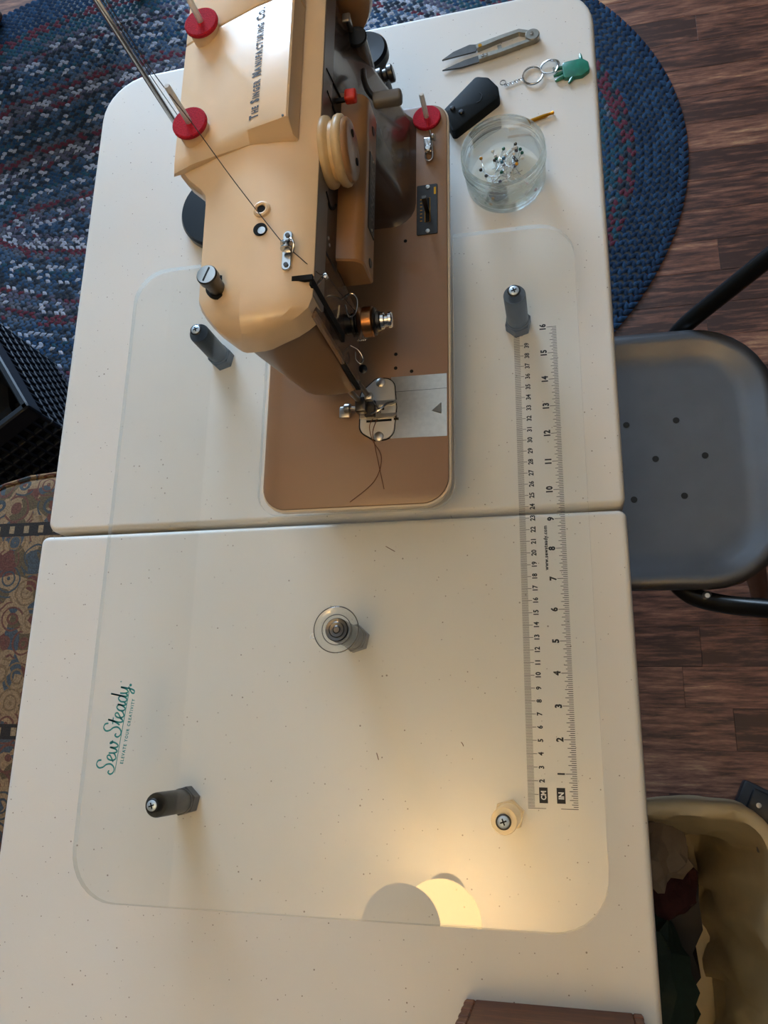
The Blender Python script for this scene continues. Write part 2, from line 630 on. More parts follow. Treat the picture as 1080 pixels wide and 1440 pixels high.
box(b, X0 - 0.1, wx0, Y1, Y1 + 0.1, FZ - 0.06, CZ + 0.08)
box(b, wx1, X1 + 0.1, Y1, Y1 + 0.1, FZ - 0.06, CZ + 0.08)
box(b, wx0, wx1, Y1, Y1 + 0.1, FZ - 0.06, wz0)
box(b, wx0, wx1, Y1, Y1 + 0.1, wz1, CZ + 0.08)
struct('wall_back', b, 'wall_paint')
b = B()
for (a, c, d, e) in ((wx0 - 0.05, wx0, wz0 - 0.05, wz1 + 0.05), (wx1, wx1 + 0.05, wz0 - 0.05, wz1 + 0.05), (wx0, wx1, wz0 - 0.05, wz0), (wx0, wx1, wz1, wz1 + 0.05), ((wx0 + wx1) / 2 - 0.02, (wx0 + wx1) / 2 + 0.02, wz0, wz1)):
    box(b, a, c, Y1 - 0.02, Y1 + 0.03, d, e, 0.004, 1)
struct('window_1', b, 'trim_white')

# ------------------------------------------------------------------ ceiling lamp (seen only as its mirror image in the clear sheet)
LX, LY = -0.41, -0.48
lamp = thing('ceiling_lamp', 'hanging uplight with frosted bowls over the table', 'lamp', (LX, LY, CZ))
obj('canopy', lathe(B(), [(0.07, 0), (0.07, -0.015), (0.02, -0.03)], (LX - .05, LY, CZ), seg=24), 'lamp_metal', lamp)
obj('stem', cyl(B(), (LX - .05, LY, CZ), (LX - .05, LY, 1.83), 0.008, 12), 'lamp_metal', lamp)
obj('lit_bowl', lathe(B(), [(0.0, 1.955), (0.06, 1.962), (0.10, 1.985), (0.122, 2.02), (0.118, 2.02), (0.096, 1.99), (0.058, 1.968), (0.0, 1.961)], (LX, LY, 0), seg=40, capped=False), 'lamp_glass_lit', lamp, label='glowing frosted glass bowl')
obj('unlit_bowl', lathe(B(), [(0.0, 1.88), (0.055, 1.886), (0.095, 1.905), (0.118, 1.935), (0.114, 1.935), (0.092, 1.91), (0.053, 1.892), (0.0, 1.886)], (LX - .105, LY, 0), seg=40, capped=False), 'lamp_glass_unlit', lamp, label='grey bowl')
obj('hub', lathe(B(), [(0.0, 1.80), (0.035, 1.805), (0.046, 1.82), (0.03, 1.84), (0.0, 1.845)], (LX - .06, LY, 0), seg=24, capped=False), 'lamp_metal', lamp)
pl = light('lamp_bulb', 'POINT', (LX, LY, 2.10 + TZ), 36, (1.0, 0.72, 0.38), shadow_soft_size=0.03)

# ------------------------------------------------------------------ braided rug
RX, RY, RA, RB = -0.873, 1.22, 1.15, 0.79
rug = thing('braided_rug', 'large oval blue braided rug on the wood floor', 'rug', (RX, RY, FZ))
b = B()
lathe(b, [(0.985, 0.0), (0.985, 0.004)], (0, 0, 0), seg=72)
for v in b.verts:
    v.co = Vector((RX + v.co.x * RA, RY + v.co.y * RB, FZ + 0.0005 + v.co.z))
obj('backing', b, 'black_soft', rug)
NAVY, STEEL, TEAL, MAUVE, DARK, WHITE, RED, GREY = [lin(c) for c in ((30, 50, 74), (66, 86, 110), (40, 74, 90), (82, 82, 100), (40, 48, 60), (156, 160, 174), (94, 47, 59), (90, 94, 106))]
NAVY2 = lin((40, 66, 94))
def row_palette(i, r):
    if i < 6:
        return [(NAVY, 7), (NAVY2, 3)]
    if i in (6, 7):
        return [(RED, 5), (DARK, 3), (TEAL, 2)]
    if i in (8, 9):
        return [(TEAL, 6), (NAVY2, 3), (GREY, 1)]
    if i == 10:
        return [(MAUVE, 5), (TEAL, 3), (GREY, 2)]
    if i == 11:
        return [(DARK, 5), (WHITE, 4), (STEEL, 2)]
    k = (i * 7 + 3) % 11
    if k == 0: return [(RED, 7), (DARK, 2), (MAUVE, 2)]
    if k in (1, 6): return [(STEEL, 5), (WHITE, 4), (DARK, 3)]
    if k in (2, 8): return [(DARK, 5), (STEEL, 4), (NAVY2, 3)]
    if k == 3: return [(MAUVE, 4), (WHITE, 4), (STEEL, 3)]
    if k == 4: return [(STEEL, 4), (RED, 2), (GREY, 3)]
    if k == 5: return [(NAVY2, 5), (TEAL, 3), (WHITE, 1)]
    if k == 7: return [(GREY, 4), (WHITE, 3), (DARK, 3)]
    if k == 9: return [(NAVY2, 4), (WHITE, 3), (DARK, 3)]
    return [(MAUVE, 4), (DARK, 3), (RED, 2)]
octf = [(0, 2, 4), (2, 1, 4), (1, 3, 4), (3, 0, 4)]
PITCH = 0.0165
nrow = int(RB / PITCH) + 1
for i in range(nrow):
    t = (i + 0.5) * PITCH
    a_, b_ = RA - t, RB - t
    per = PI * (3 * (a_ + b_) - math.sqrt((3 * a_ + b_) * (a_ + 3 * b_)))
    n = max(10, int(per / 0.0175))
    r = random.Random(100 + i)
    pal = row_palette(i, r)
    pop = [c for c, w in pal for _ in range(w)]
    verts, faces, cols = [], [], []
    # table of arc length
    M = 720
    acc = [0.0]
    pts = [(a_ * math.cos(2 * PI * k / M), b_ * math.sin(2 * PI * k / M)) for k in range(M + 1)]
    for p, q in zip(pts, pts[1:]):
        acc.append(acc[-1] + math.hypot(q[0] - p[0], q[1] - p[1]))
    tot = acc[-1]
    kk = 0
    for k in range(2 * n):
        s = tot * (k + 0.5) / (2 * n)
        while acc[kk + 1] < s:
            kk += 1
        f = (s - acc[kk]) / (acc[kk + 1] - acc[kk])
        p = Vector((pts[kk][0] + (pts[kk + 1][0] - pts[kk][0]) * f, pts[kk][1] + (pts[kk + 1][1] - pts[kk][1]) * f))
        tg = Vector((pts[kk + 1][0] - pts[kk][0], pts[kk + 1][1] - pts[kk][1])).normalized()
        nm = Vector((-tg.y, tg.x))
        side = 1 if k % 2 else -1
        c = p + nm * side * PITCH * 0.24
        d = (tg * 0.87 + nm * side * 0.5)
        e = Vector((-d.y, d.x))
        l_, w_ = 0.0130, 0.0072
        o_ = len(verts)
        for q in (c - d * l_, c + d * l_, c - e * w_, c + e * w_):
            verts.append((q.x, q.y, 0.003))
        verts.append((c.x, c.y, 0.0100 + r.random() * 0.001))
        faces += [tuple(o_ + z for z in ff) for ff in octf]
        cc = r.choice(pop)
        cols += [cc] * 12
    me = bpy.data.meshes.new('braid')
    me.from_pydata(verts, [], faces)
    ca = me.color_attributes.new('col', 'FLOAT_COLOR', 'CORNER')
    ca.data.foreach_set('color', [x for c in cols for x in c])
    for p in me.polygons:
        p.use_smooth = True
    me.materials.append(MATS['braid'])
    o = bpy.data.objects.new('braid', me)
    COL.objects.link(o)
    o.parent = rug

# ------------------------------------------------------------------ folding table
tbl = thing('folding_table', 'white speckled plastic folding table with a seam across its middle', 'table', (-0.24, 0.25, FZ))
def panel(name, corners, radii):
    poly = round_poly(corners, radii, 8)
    b_ = B()
    L = [[(x, y, -0.040) for x, y in inset(poly, 0.003)], [(x, y, -0.036) for x, y in poly], [(x, y, -0.0045) for x, y in poly],
         [(x, y, -0.0018) for x, y in inset(poly, 0.0012)], [(x, y, -0.0005) for x, y in inset(poly, 0.0028)], [(x, y, 0.0) for x, y in inset(poly, 0.0045)], [(x, y, 0.0) for x, y in inset(poly, 0.006)]]
    loft(b_, L)
    return obj(name, b_, 'table_plastic', tbl, ang=50)
panel('table_panel', [(-0.5385, 0.2548), (0.0545, 0.2568), (0.0555, 0.861), (-0.539, 0.842)], [0.012, 0.008, 0.05, 0.06])
panel('table_panel', [(-0.546, -0.355), (0.0560, -0.355), (0.0548, 0.2530), (-0.5445, 0.2505)], [0.06, 0.06, 0.008, 0.008])
for (lx, ly, lz) in ((-0.41, 0.76, 0.011), (-0.08, 0.76, 0.011), (-0.41, -0.27, 0), (-0.08, -0.27, 0)):
    obj('table_leg', cyl(B(), (lx, ly, FZ + lz), (lx, ly, -0.039), 0.0125, 16), 'table_leg', tbl)
obj('cross_bar', cyl(B(), (-0.41, 0.76, -0.25), (-0.08, 0.76, -0.25), 0.01, 12), 'table_leg', tbl)
obj('cross_bar', cyl(B(), (-0.41, -0.27, -0.25), (-0.08, -0.27, -0.25), 0.01, 12), 'table_leg', tbl)
for hx in (-0.50, 0.02):
    obj('hinge', box(B(), hx - 0.02, hx + 0.02, 0.22, 0.285, -0.046, -0.038, 0.002, 1), 'table_leg', tbl)

# ------------------------------------------------------------------ clear extension table
H = 0.067
ext = thing('extension_table', 'clear acrylic extension table with printed ruler around the sewing machine', 'extension table', (-0.2, 0.2, 0.0))
cut0, cut1, cuty = -0.2745, -0.0925, 0.2425
poly = round_poly([(-0.4232, -0.0867), (0.0194, -0.0867), (0.0194, 0.5136), (cut1, 0.5136), (cut1, cuty), (cut0, cuty), (cut0, 0.5136), (-0.4232, 0.5136)],
                  [0.042, 0.042, 0.035, 0.002, 0.022, 0.022, 0.002, 0.035], 8)
b = B()
loft(b, [[(x, y, H - 0.006) for x, y in poly], [(x, y, H) for x, y in poly]])
b.faces.ensure_lookup_table()
b.normal_update()
for f in b.faces:
    f.material_index = 0 if abs(f.normal.z) > 0.5 else 1
obj('top_panel', b, ['acrylic', 'acrylic_edge'], ext, flat=True)

def ring_poly(r, n, cx, cy, ph=0.0):
    return [(cx + r * math.cos(2 * PI * k / n + ph), cy + r * math.sin(2 * PI * k / n + ph)) for k in range(n)]

def ext_leg(x, y, m, label, screw=True):
    bb = B()
    lathe(bb, [(0.0098, 0.012), (0.0104, 0.015), (0.0104, H - 0.008), (0.0098, H - 0.0065)], (x, y, 0), seg=32)
    lg = obj('leg', bb, m, ext, label=label)
    bb = B()
    slab(bb, ring_poly(0.0130, 6, x, y, 0.3), 0.0, 0.0125, 0.001, 1)
    obj('hex_foot', bb, m, lg)
    bb = B()
    lathe(bb, [(0.0112, 0.0125), (0.0112, 0.0150)], (x, y, 0), seg=32)
    obj('lock_ring', bb, m, lg)
    if screw:
        bb = B()
        lathe(bb, [(0.0060, H - 0.0001), (0.0060, H + 0.0004), (0.0054, H + 0.0008), (0.0, H + 0.0008)], (x, y, 0), seg=24)
        obj('washer', bb, 'black', lg)
        bb = B()
        lathe(bb, [(0.0046, H + 0.0001), (0.0046, H + 0.0010), (0.0036, H + 0.0015), (0.0, H + 0.0017)], (x, y, 0), seg=24)
        obj('screw', bb, 'screw', lg)
        bb = B()
        for a in (0.35, 0.35 + PI / 2):
            box(bb, -0.0026, 0.0026, -0.00055, 0.00055, 0.0012, 0.0019, mtx=Matrix.Translation((x, y, H)) @ Matrix.Rotation(a, 4, 'Z'))
        obj('cross_slot', bb, 'hole_black', lg)
    return lg
ext_leg(-0.0362, 0.4463, 'leg_grey', 'slate grey screw-in leg at the end of the ruler')
ext_leg(-0.3507, 0.4393, 'leg_grey', 'slate grey screw-in leg beside the nose of the machine')
ext_leg(-0.3526, -0.0085, 'leg_dark', 'black screw-in leg near the printed logo')
ext_leg(-0.0568, -0.0108, 'leg_cream', 'cream screw-in leg at the start of the ruler')
lg = ext_leg(-0.1945, 0.1383, 'leg_mid', 'grey leg under a clear round cup', screw=False)
x, y = -0.1945, 0.1383
bb = B()
lathe(bb, [(0.0188, H + 0.0001), (0.0200, H + 0.0010), (0.0200, H + 0.0030), (0.0192, H + 0.0036), (0.0150, H + 0.0030), (0.0134, H + 0.0022), (0.0128, H + 0.0008), (0.0, H + 0.0006)], (x, y, 0), seg=48)
obj('clear_cup', bb, 'clear_cup', lg, label='clear round cup')
bb = B()
tube(bb, [(x + 0.0197 * math.cos(q), y + 0.0197 * math.sin(q), H + 0.0030) for q in [2 * PI * k / 56 for k in range(56)]], 0.00045, 6, True)
obj('cup_rim', bb, 'dark_steel', lg)
bb = B()
tube(bb, [(x + 0.0129 * math.cos(q), y + 0.0129 * math.sin(q), H + 0.0016) for q in [2 * PI * k / 48 for k in range(48)]], 0.00035, 6, True)
obj('cup_ring', bb, 'dark_steel', lg)
bb = B()
lathe(bb, [(0.0098, H - 0.0001), (0.0102, H + 0.0008), (0.0094, H + 0.0020), (0.0070, H + 0.0016), (0.0062, H + 0.0022), (0.0035, H + 0.0018), (0.0026, H + 0.0024), (0.0, H + 0.0024)], (x, y, 0), seg=36)
obj('leg_cap', bb, 'dark_steel', lg)
bb = B()
tube(bb, smooth([(x - 0.0196, y - 0.003, H + 0.002), (x - 0.0225, y - 0.0045, H + 0.002), (x - 0.0225, y - 0.0075, H + 0.002), (x - 0.0188, y - 0.0065, H + 0.002)], 4), 0.0006, 6)
obj('pull_tab', bb, 'pin_plastic', lg)

# printed ruler: centimetres on one side, inches on the other, reading along the panel
ZP = H + 0.00015
def tick(bm, xa, xb, yc, w):
    vs_ = [bm.verts.new(q) for q in ((xa, yc - w / 2, ZP), (xb, yc - w / 2, ZP), (xb, yc + w / 2, ZP), (xa, yc + w / 2, ZP))]
    bm.faces.new(vs_)
CX0 = -0.0377
b = B()
for k in range(0, 401):
    yy = k * 0.001
    if k % 10 == 0:
        tick(b, CX0, CX0 + (0.0135 if k == 0 else 0.0082), yy, 0.00042)
    else:
        tick(b, CX0, CX0 + 0.0052, yy, 0.00034)
obj('centimetre_ticks', b, 'print_dark', ext, flat=True)
b = B()
for k in range(0, 257):
    yy = k * 0.0254 / 16
    ln = 0.0036
    if k % 2 == 0: ln = 0.0048
    if k % 4 == 0: ln = 0.0062
    if k % 16 == 0: ln = 0.0085
    if k == 0: ln = 0.0130
    tick(b, -ln, 0.0, yy, 0.00046)
obj('inch_ticks', b, 'print_black', ext, flat=True)
UPX, UPY = (0, 1, 0), (-1, 0, 0)
b = B()
for k in range(2, 40):
    text_geo(b, str(k), 0.0056, (-0.0247, k * 0.01, H), UPX, UPY, xs=0.92, bold=0.035)
for k in range(1, 17):
    text_geo(b, str(k), 0.0072, (-0.0094, k * 0.0254, H), UPX, UPY, xs=0.9, bold=0.05)
text_geo(b, 'www.sewsteady.com', 0.0042, (-0.0153, 0.204, H), UPX, UPY, xs=0.95, bold=0.04, space=1.12)
obj('ruler_numbers', b, 'print_black', ext, flat=True)
b = B()
for cx in (-0.0258, -0.0126):
    add_faces(b, [(cx - 0.0032, 0.0038, ZP), (cx + 0.0032, 0.0038, ZP), (cx + 0.0032, 0.0152, ZP), (cx - 0.0032, 0.0152, ZP)], [(0, 1, 2, 3)])
obj('unit_boxes', b, 'print_black', ext, flat=True)
b = B()
text_geo(b, 'CM', 0.0054, (-0.0239, 0.0095, H + 0.0002), UPX, UPY, xs=0.85, bold=0.03)
text_geo(b, 'IN', 0.0056, (-0.0106, 0.0095, H + 0.0002), UPX, UPY, xs=0.95, bold=0.03)
obj('unit_letters', b, 'print_white', ext, flat=True)

# printed logo
def ribbon(bm, pts2, w, org, X, Y, n=8, sm=True):
    P = smooth([(p[0], p[1], 0) for p in pts2], n) if sm else [Vector((p[0], p[1], 0)) for p in pts2]
    Ls, Rs = [], []
    N = len(P)
    for i, p in enumerate(P):
        t = (P[min(i + 1, N - 1)] - P[max(i - 1, 0)])
        t.normalize()
        nn = Vector((-t.y, t.x, 0))
        ww = w * (0.75 + 0.5 * abs(t.y)) * (0.45 if i in (0, N - 1) else 1)
        for S, lst in ((1, Ls), (-1, Rs)):
            q = p + nn * S * ww
            lst.append(bm.verts.new(Vector(org) + X * q.x + Y * q.y))
    for i in range(N - 1):
        bm.faces.new((Rs[i], Rs[i + 1], Ls[i + 1], Ls[i]))
LET = {
 'S': ([[(1.32, 1.62), (1.18, 1.98), (0.75, 2.08), (0.42, 1.75), (0.55, 1.3), (0.9, 0.95), (1.0, 0.45), (0.65, 0.03), (0.15, 0.02), (-0.12, 0.32), (0.05, 0.62), (0.28, 0.5)]], 1.38),
 'e': ([[(-0.1, 0.25), (0.3, 0.5), (0.62, 0.8), (0.45, 1.05), (0.15, 0.85), (0.08, 0.35), (0.35, 0.02), (0.75, 0.2), (0.9, 0.4)]], 0.85),
 'w': ([[(0.0, 0.95), (0.08, 0.35), (0.3, 0.02), (0.55, 0.3), (0.66, 0.9), (0.70, 0.35), (0.92, 0.02), (1.2, 0.3), (1.3, 0.85), (1.12, 1.0), (1.2, 0.75), (1.5, 0.78)]], 1.5),
 't': ([[(-0.1, 0.3), (0.2, 0.9), (0.38, 1.75), (0.22, 0.5), (0.38, 0.02), (0.68, 0.25)], [(-0.12, 1.12), (0.72, 1.2)]], 0.66),
 'a': ([[(0.72, 0.85), (0.42, 1.02), (0.1, 0.7), (0.12, 0.18), (0.42, 0.04), (0.7, 0.5), (0.76, 0.98), (0.72, 0.35), (0.86, 0.02), (1.1, 0.28)]], 1.05),
 'd': ([[(0.72, 0.85), (0.42, 1.02), (0.1, 0.7), (0.12, 0.18), (0.42, 0.04), (0.7, 0.5), (0.86, 2.0), (0.74, 0.4), (0.88, 0.02), (1.1, 0.28)]], 1.05),
 'y': ([[(0.0, 0.95), (0.06, 0.4), (0.26, 0.05), (0.58, 0.35), (0.72, 0.98), (0.66, -0.1), (0.5, -0.62), (0.2, -0.66), (0.25, -0.35), (0.9, 0.1)]], 0.9),
}
la = 0.10
LXD = Vector((math.sin(la), math.cos(la), 0))
LYD = Vector((-math.cos(la), math.sin(la), 0))
b = B()
u = 0.0
sc = 0.0073
for ch in 'Sew Steady':
    if ch == ' ':
        u += 0.55
        continue
    st, adv = LET[ch]
    for s_ in st:
        ribbon(b, [((u + p[0]) * sc, p[1] * sc * 1.15) for p in s_], 0.00058, Vector((-0.3922, 0.0165, ZP)), LXD, LYD)
    u += adv
obj('logo_script', b, 'print_teal', ext, flat=True, label='teal script reading Sew Steady')
logo_len = u * sc
b = B()
ribbon(b, [(0.002, 0), (0.040, 0.0006), (0.074, 0.0008)], 0.00045, Vector((-0.3910, 0.0150, ZP)), LXD, LYD)
lathe(b, [(0.0013, 0), (0.0013, 0.00005)], Vector((-0.3910, 0.0150, ZP)) + LXD * 0.077 + LYD * 0.0005, seg=12)
lathe(b, [(0.0006, 0), (0.0006, 0.00005)], Vector((-0.3910, 0.0150, ZP)) + LXD * 0.079 + LYD * 0.0105, seg=8)
text_geo(b, 'ELEVATE YOUR CREATIVITY', 0.0040, Vector((-0.3838, 0.0245, H)), LXD, LYD, xs=0.84, bold=0.035, align='LEFT', space=1.35)
obj('logo_line', b, 'print_teal', ext, flat=True)

# ------------------------------------------------------------------ sewing machine
sm = thing('sewing_machine', 'cream and tan flatbed sewing machine standing on the white table', 'sewing machine', (-0.185, 0.45, 0.0))
bedp = rrect(-0.2695, -0.0972, 0.2475, 0.667, [0.022, 0.024, 0.018, 0.018], 8)
b = B()
slab(b, bedp, 0.056, H + 0.0006, 0.0012, 2)
obj('bed', b, 'tan', sm)
b = B()
rim = inset(bedp, -0.0016)
loft(b, [[(x, y, 0.055) for x, y in inset(bedp, 0.004)], [(x, y, 0.0575) for x, y in rim], [(x, y, 0.0645) for x, y in rim], [(x, y, 0.0655) for x, y in bedp]])
obj('bed_rim', b, 'bed_rim', sm)
b = B()
slab(b, rrect(-0.245, -0.128, 0.285, 0.645, 0.02), 0.0, 0.052, 0.002, 1)
obj('base', b, 'black_soft', sm)

# pillar
b = B()
def sect(z, xa, xb, ya, yb, r):
    return [(x, y, z) for x, y in rrect(xa, xb, ya, yb, r, 5)]
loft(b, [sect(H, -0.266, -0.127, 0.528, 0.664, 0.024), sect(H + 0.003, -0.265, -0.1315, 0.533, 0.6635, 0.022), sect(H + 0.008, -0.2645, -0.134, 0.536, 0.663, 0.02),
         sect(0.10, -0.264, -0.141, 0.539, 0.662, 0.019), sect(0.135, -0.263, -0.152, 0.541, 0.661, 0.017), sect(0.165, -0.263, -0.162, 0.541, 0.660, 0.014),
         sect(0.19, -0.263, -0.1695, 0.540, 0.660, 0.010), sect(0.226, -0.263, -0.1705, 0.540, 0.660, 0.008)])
obj('pillar', b, 'shaded_brown', sm, ang=40)
# arm body under the cap
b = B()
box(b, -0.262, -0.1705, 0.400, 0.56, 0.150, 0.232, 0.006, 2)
obj('arm_body', b, 'shaded_brown', sm)
# head below the cap with its face plate
b = B()
top = [(-0.2565, 0.420), (-0.2575, 0.360), (-0.249, 0.348), (-0.234, 0.3345), (-0.219, 0.3290), (-0.200, 0.3325), (-0.180, 0.3405), (-0.1735, 0.346), (-0.1710, 0.356), (-0.1710, 0.420)]
bot = [(-0.220, 0.412), (-0.220, 0.350), (-0.2185, 0.3455), (-0.216, 0.3425), (-0.210, 0.3400), (-0.195, 0.3385), (-0.180, 0.3395), (-0.1745, 0.342), (-0.1715, 0.350), (-0.1715, 0.412)]
L = []
for t in (0, 0.04, 0.35, 0.7, 0.97, 1.0):
    z = 0.236 + (0.104 - 0.236) * t
    k = t ** 1.15
    s_ = 1.0 - (0.012 if t == 1.0 else 0)
    L.append([(a[0] * (1 - k) + c[0] * k, a[1] * (1 - k) + c[1] * k + (0.001 if t == 1 else 0), z) for a, c in zip(top, bot)])
loft(b, L)
obj('face_plate', b, 'tan', sm, ang=38)
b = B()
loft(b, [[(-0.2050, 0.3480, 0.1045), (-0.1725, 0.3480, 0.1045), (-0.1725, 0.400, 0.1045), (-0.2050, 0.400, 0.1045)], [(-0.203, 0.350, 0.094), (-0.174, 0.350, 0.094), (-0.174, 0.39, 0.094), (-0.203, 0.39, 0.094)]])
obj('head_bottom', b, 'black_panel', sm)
# grey bevelled strip and groove along the front of the head
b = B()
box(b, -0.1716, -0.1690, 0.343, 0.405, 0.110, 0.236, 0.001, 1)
obj('head_side', b, 'shaded_brown', sm)  # dark plate over the tan head, standing in for its shaded side
b = B()
box(b, -0.1722, -0.1686, 0.3405, 0.3465, 0.158, 0.236, 0.001, 1)
obj('side_strip', b, 'tan', sm)
b = B()
box(b, -0.1724, -0.1687, 0.3415, 0.3435, 0.106, 0.158)
obj('side_groove', b, 'hole_black', sm)
# cream cap
b = B()
def cap_sec(y, xb, xf, zt, zlow=0.2225):
    rx = -0.219
    zb = max(zt - 0.020, zlow + 0.009)
    zf = zt - 0.0045
    def mixx(a, t): return a + (rx - a) * t
    return [(xb, y, zlow), (xb - 0.0005, y, zb - 0.006), (xb + (rx - xb) * 0.05, y, zb), (mixx(xb, 0.5), y, (zb + zt) / 2 + 0.001), (rx, y, zt),
            (mixx(xf, 0.5), y, zt - 0.0018), (mixx(xf, 0.17), y, zf), (xf + 0.0005, y, zf - 0.006), (xf, y, 0.2425 if zlow < 0.23 and False else zlow)]
secs = [(0.3243, -0.2255, -0.2115, 0.2450), (0.3254, -0.2290, -0.2055, 0.2495), (0.3290, -0.2340, -0.1970, 0.2530), (0.3335, -0.2395, -0.1855, 0.2553), (0.3380, -0.2450, -0.1780, 0.2563), (0.3430, -0.2500, -0.1718, 0.2568), (0.350, -0.2555, -0.1692, 0.2572),
        (0.357, -0.2600, -0.1685, 0.2575), (0.364, -0.2630, -0.1685, 0.2575), (0.400, -0.2638, -0.1685, 0.2575), (0.450, -0.2645, -0.1685, 0.2575), (0.456, -0.2655, -0.1685, 0.2575), (0.462, -0.270, -0.1685, 0.2577),
        (0.472, -0.281, -0.1685, 0.258), (0.481, -0.288, -0.1685, 0.258), (0.489, -0.2915, -0.1685, 0.258), (0.500, -0.292, -0.1685, 0.258), (0.660, -0.292, -0.1685, 0.258)]
loft(b, [cap_sec(*s_) for s_ in secs])
obj('head_cap', b, 'cream', sm, ang=28)
# grey lower edge of the cap along the front
b = B()
box(b, -0.1695, -0.1676, 0.352, 0.66, 0.2215, 0.2462, 0.0008, 1)
obj('cap_edge', b, 'grey_edge', sm)
# lid, raised along its front edge
b = B()
prof = [(-0.2925, 0.2365), (-0.2905, 0.2415), (-0.270, 0.2495), (-0.219, 0.2655), (-0.186, 0.2735), (-0.1845, 0.2725), (-0.1818, 0.2560), (-0.23, 0.2480)]
def lid_sec(y, k):
    base_z = {0: 0.2365, 1: 0.2395, 2: 0.2475, 3: 0.2578, 4: 0.2545, 5: 0.2540, 6: 0.2530, 7: 0.246}
    return [(x, y, base_z[i] + (z - base_z[i]) * k) for i, (x, z) in enumerate(prof)]
loft(b, [lid_sec(0.4785, 0.12), lid_sec(0.4800, 0.35), lid_sec(0.4860, 0.95), lid_sec(0.4900, 1.0), lid_sec(0.600, 1.0), lid_sec(0.6015, 0.95), lid_sec(0.602, 0.4)])
lid = obj('lid', b, 'cream', sm, ang=25)
b = B()
loft(b, [lid_sec(0.6035, 0.4), lid_sec(0.604, 0.9), lid_sec(0.6055, 1.0), lid_sec(0.6605, 1.0)])
obj('end_cover', b, 'cream', sm, ang=25)
# lettering on the lid
lidn = Vector((-0.219, 0, 0.2655)) - Vector((-0.186, 0, 0.2735))
ydir = lidn.normalized()
b = B()
def smallcaps(bm, words, size, org, xd, yd, xs, bold):
    pos = Vector(org)
    for w in words:
        for i, ch in enumerate(w):
            s_ = size if i == 0 else size * 0.76
            if ch == '.':
                s_ = size
            wdt = text_geo(bm, ch, s_, pos, xd, yd, xs=xs, bold=bold, align='LEFT', th=0.0003)
            pos = pos + Vector(xd) * (wdt + size * 0.085)
        pos = pos + Vector(xd) * size * 0.28
    return (pos - Vector(org)).length
tb = Vector((-0.2105, 0.4935, 0.2655 + (0.0085 / 0.033) * 0.008))
n_ = smallcaps(B(), ['The', 'Singer', 'Manufacturing', 'Co.'], 0.0100, (0, 0, 0), (0, 1, 0), ydir, 0.55, 0.03)
k_ = 0.1035 / n_
smallcaps(b, ['THE', 'SINGER', 'MANUFACTURING', 'CO.'], 0.0105, tb, (0, 1, 0), ydir, 0.55 * k_ * 0.79, 0.055)
obj('lettering', b, 'print_dark', lid, flat=True)
obj('lid_screw', lathe(B(), [(0.0012, 0), (0.0012, 0.0006), (0, 0.0008)], (-0.1885, 0.4875, 0.2718), seg=10), 'dark_steel', lid)
# spool pins with red felt
def spool_pin(x, y, z0, z1, zt, bossz):
    if bossz is not None:
        obj('spool_boss', lathe(B(), [(0.0125, bossz), (0.0125, z0 - 0.003), (0.011, z0)], (x, y, 0), seg=28), 'cream', sm)
    bb = B()
    lathe(bb, [(0.0136, z0 - 0.0005), (0.0142, z0 + 0.0006), (0.0142, z0 + 0.0024), (0.0132, z0 + 0.0032), (0.0, z0 + 0.0034)], (x, y, 0), seg=40)
    obj('felt_disc', bb, 'felt', sm, label='round red felt disc')
    bb = B()
    lathe(bb, [(0.0026, z0), (0.0024, zt - 0.001), (0.0018, zt)], (x, y, 0), seg=14)
    obj('spool_pin', bb, 'pin_plastic', sm)
spool_pin(-0.2695, 0.5050, 0.2590, 0, 0.2985, 0.238)
spool_pin(-0.2680, 0.6020, 0.2590, 0, 0.2985, 0.238)
spool_pin(-0.1170, 0.6500, H + 0.0008, 0, 0.1010, None)
# pressure knob, oil holes, thread guide on the cap
b = B()
lathe(b, [(0.0094, 0.2475), (0.0094, 0.2500), (0.0, 0.2502)], (-0.2405, 0.3655, 0), seg=28)
obj('knob_well', b, 'hole_black', sm)
b = B()
lathe(b, [(0.0062, 0.245), (0.0062, 0.262), (0.0078, 0.263), (0.0078, 0.2680), (0.007, 0.2688), (0, 0.2688)], (-0.2405, 0.3640, 0), seg=28)
kb = obj('pressure_knob', b, 'dark_steel', sm)
b = B()
lathe(b, [(0.0070, 0.2686), (0.0070, 0.2692), (0, 0.2694)], (-0.2405, 0.3640, 0), seg=28)
obj('knob_top', b, 'chrome', kb)
b = B()
box(b, -0.0055, 0.0055, -0.0005, 0.0005, 0.2692, 0.2697, mtx=Matrix.Translation((-0.2405, 0.3640, 0)) @ Matrix.Rotation(1.2, 4, 'Z'))
obj('slot', b, 'black', kb)
b = B()
lathe(b, [(0.0072, 0.2552), (0.0062, 0.2582), (0.0048, 0.2590), (0.0036, 0.2584), (0.0030, 0.2570), (0.0, 0.2570)], (-0.2070, 0.4210, 0), seg=24)
o = obj('oil_boss', b, 'cream', sm)
obj('oil_hole', lathe(B(), [(0.0030, 0.2571), (0.0030, 0.2579), (0, 0.2579)], (-0.2070, 0.4210, 0), seg=18), 'hole_black', o)
obj('thread_hole', lathe(B(), [(0.0052, 0.2560), (0.0052, 0.2577), (0, 0.2577)], (-0.2070, 0.4040, 0), seg=24), 'hole_black', sm)
obj('hole_screw', lathe(B(), [(0.0030, 0.2572), (0.0030, 0.2582), (0, 0.2584)], (-0.2055, 0.4025, 0), seg=16), 'chrome', sm)
b = B()
slab(b, round_poly([(-0.1893, 0.3685), (-0.1823, 0.3685), (-0.1823, 0.4005), (-0.1893, 0.4005)], 0.0034, 6), 0.2545, 0.2566, 0.0004, 1)
g = obj('thread_guide', b, 'chrome', sm, label='chrome thread guide on the cap')
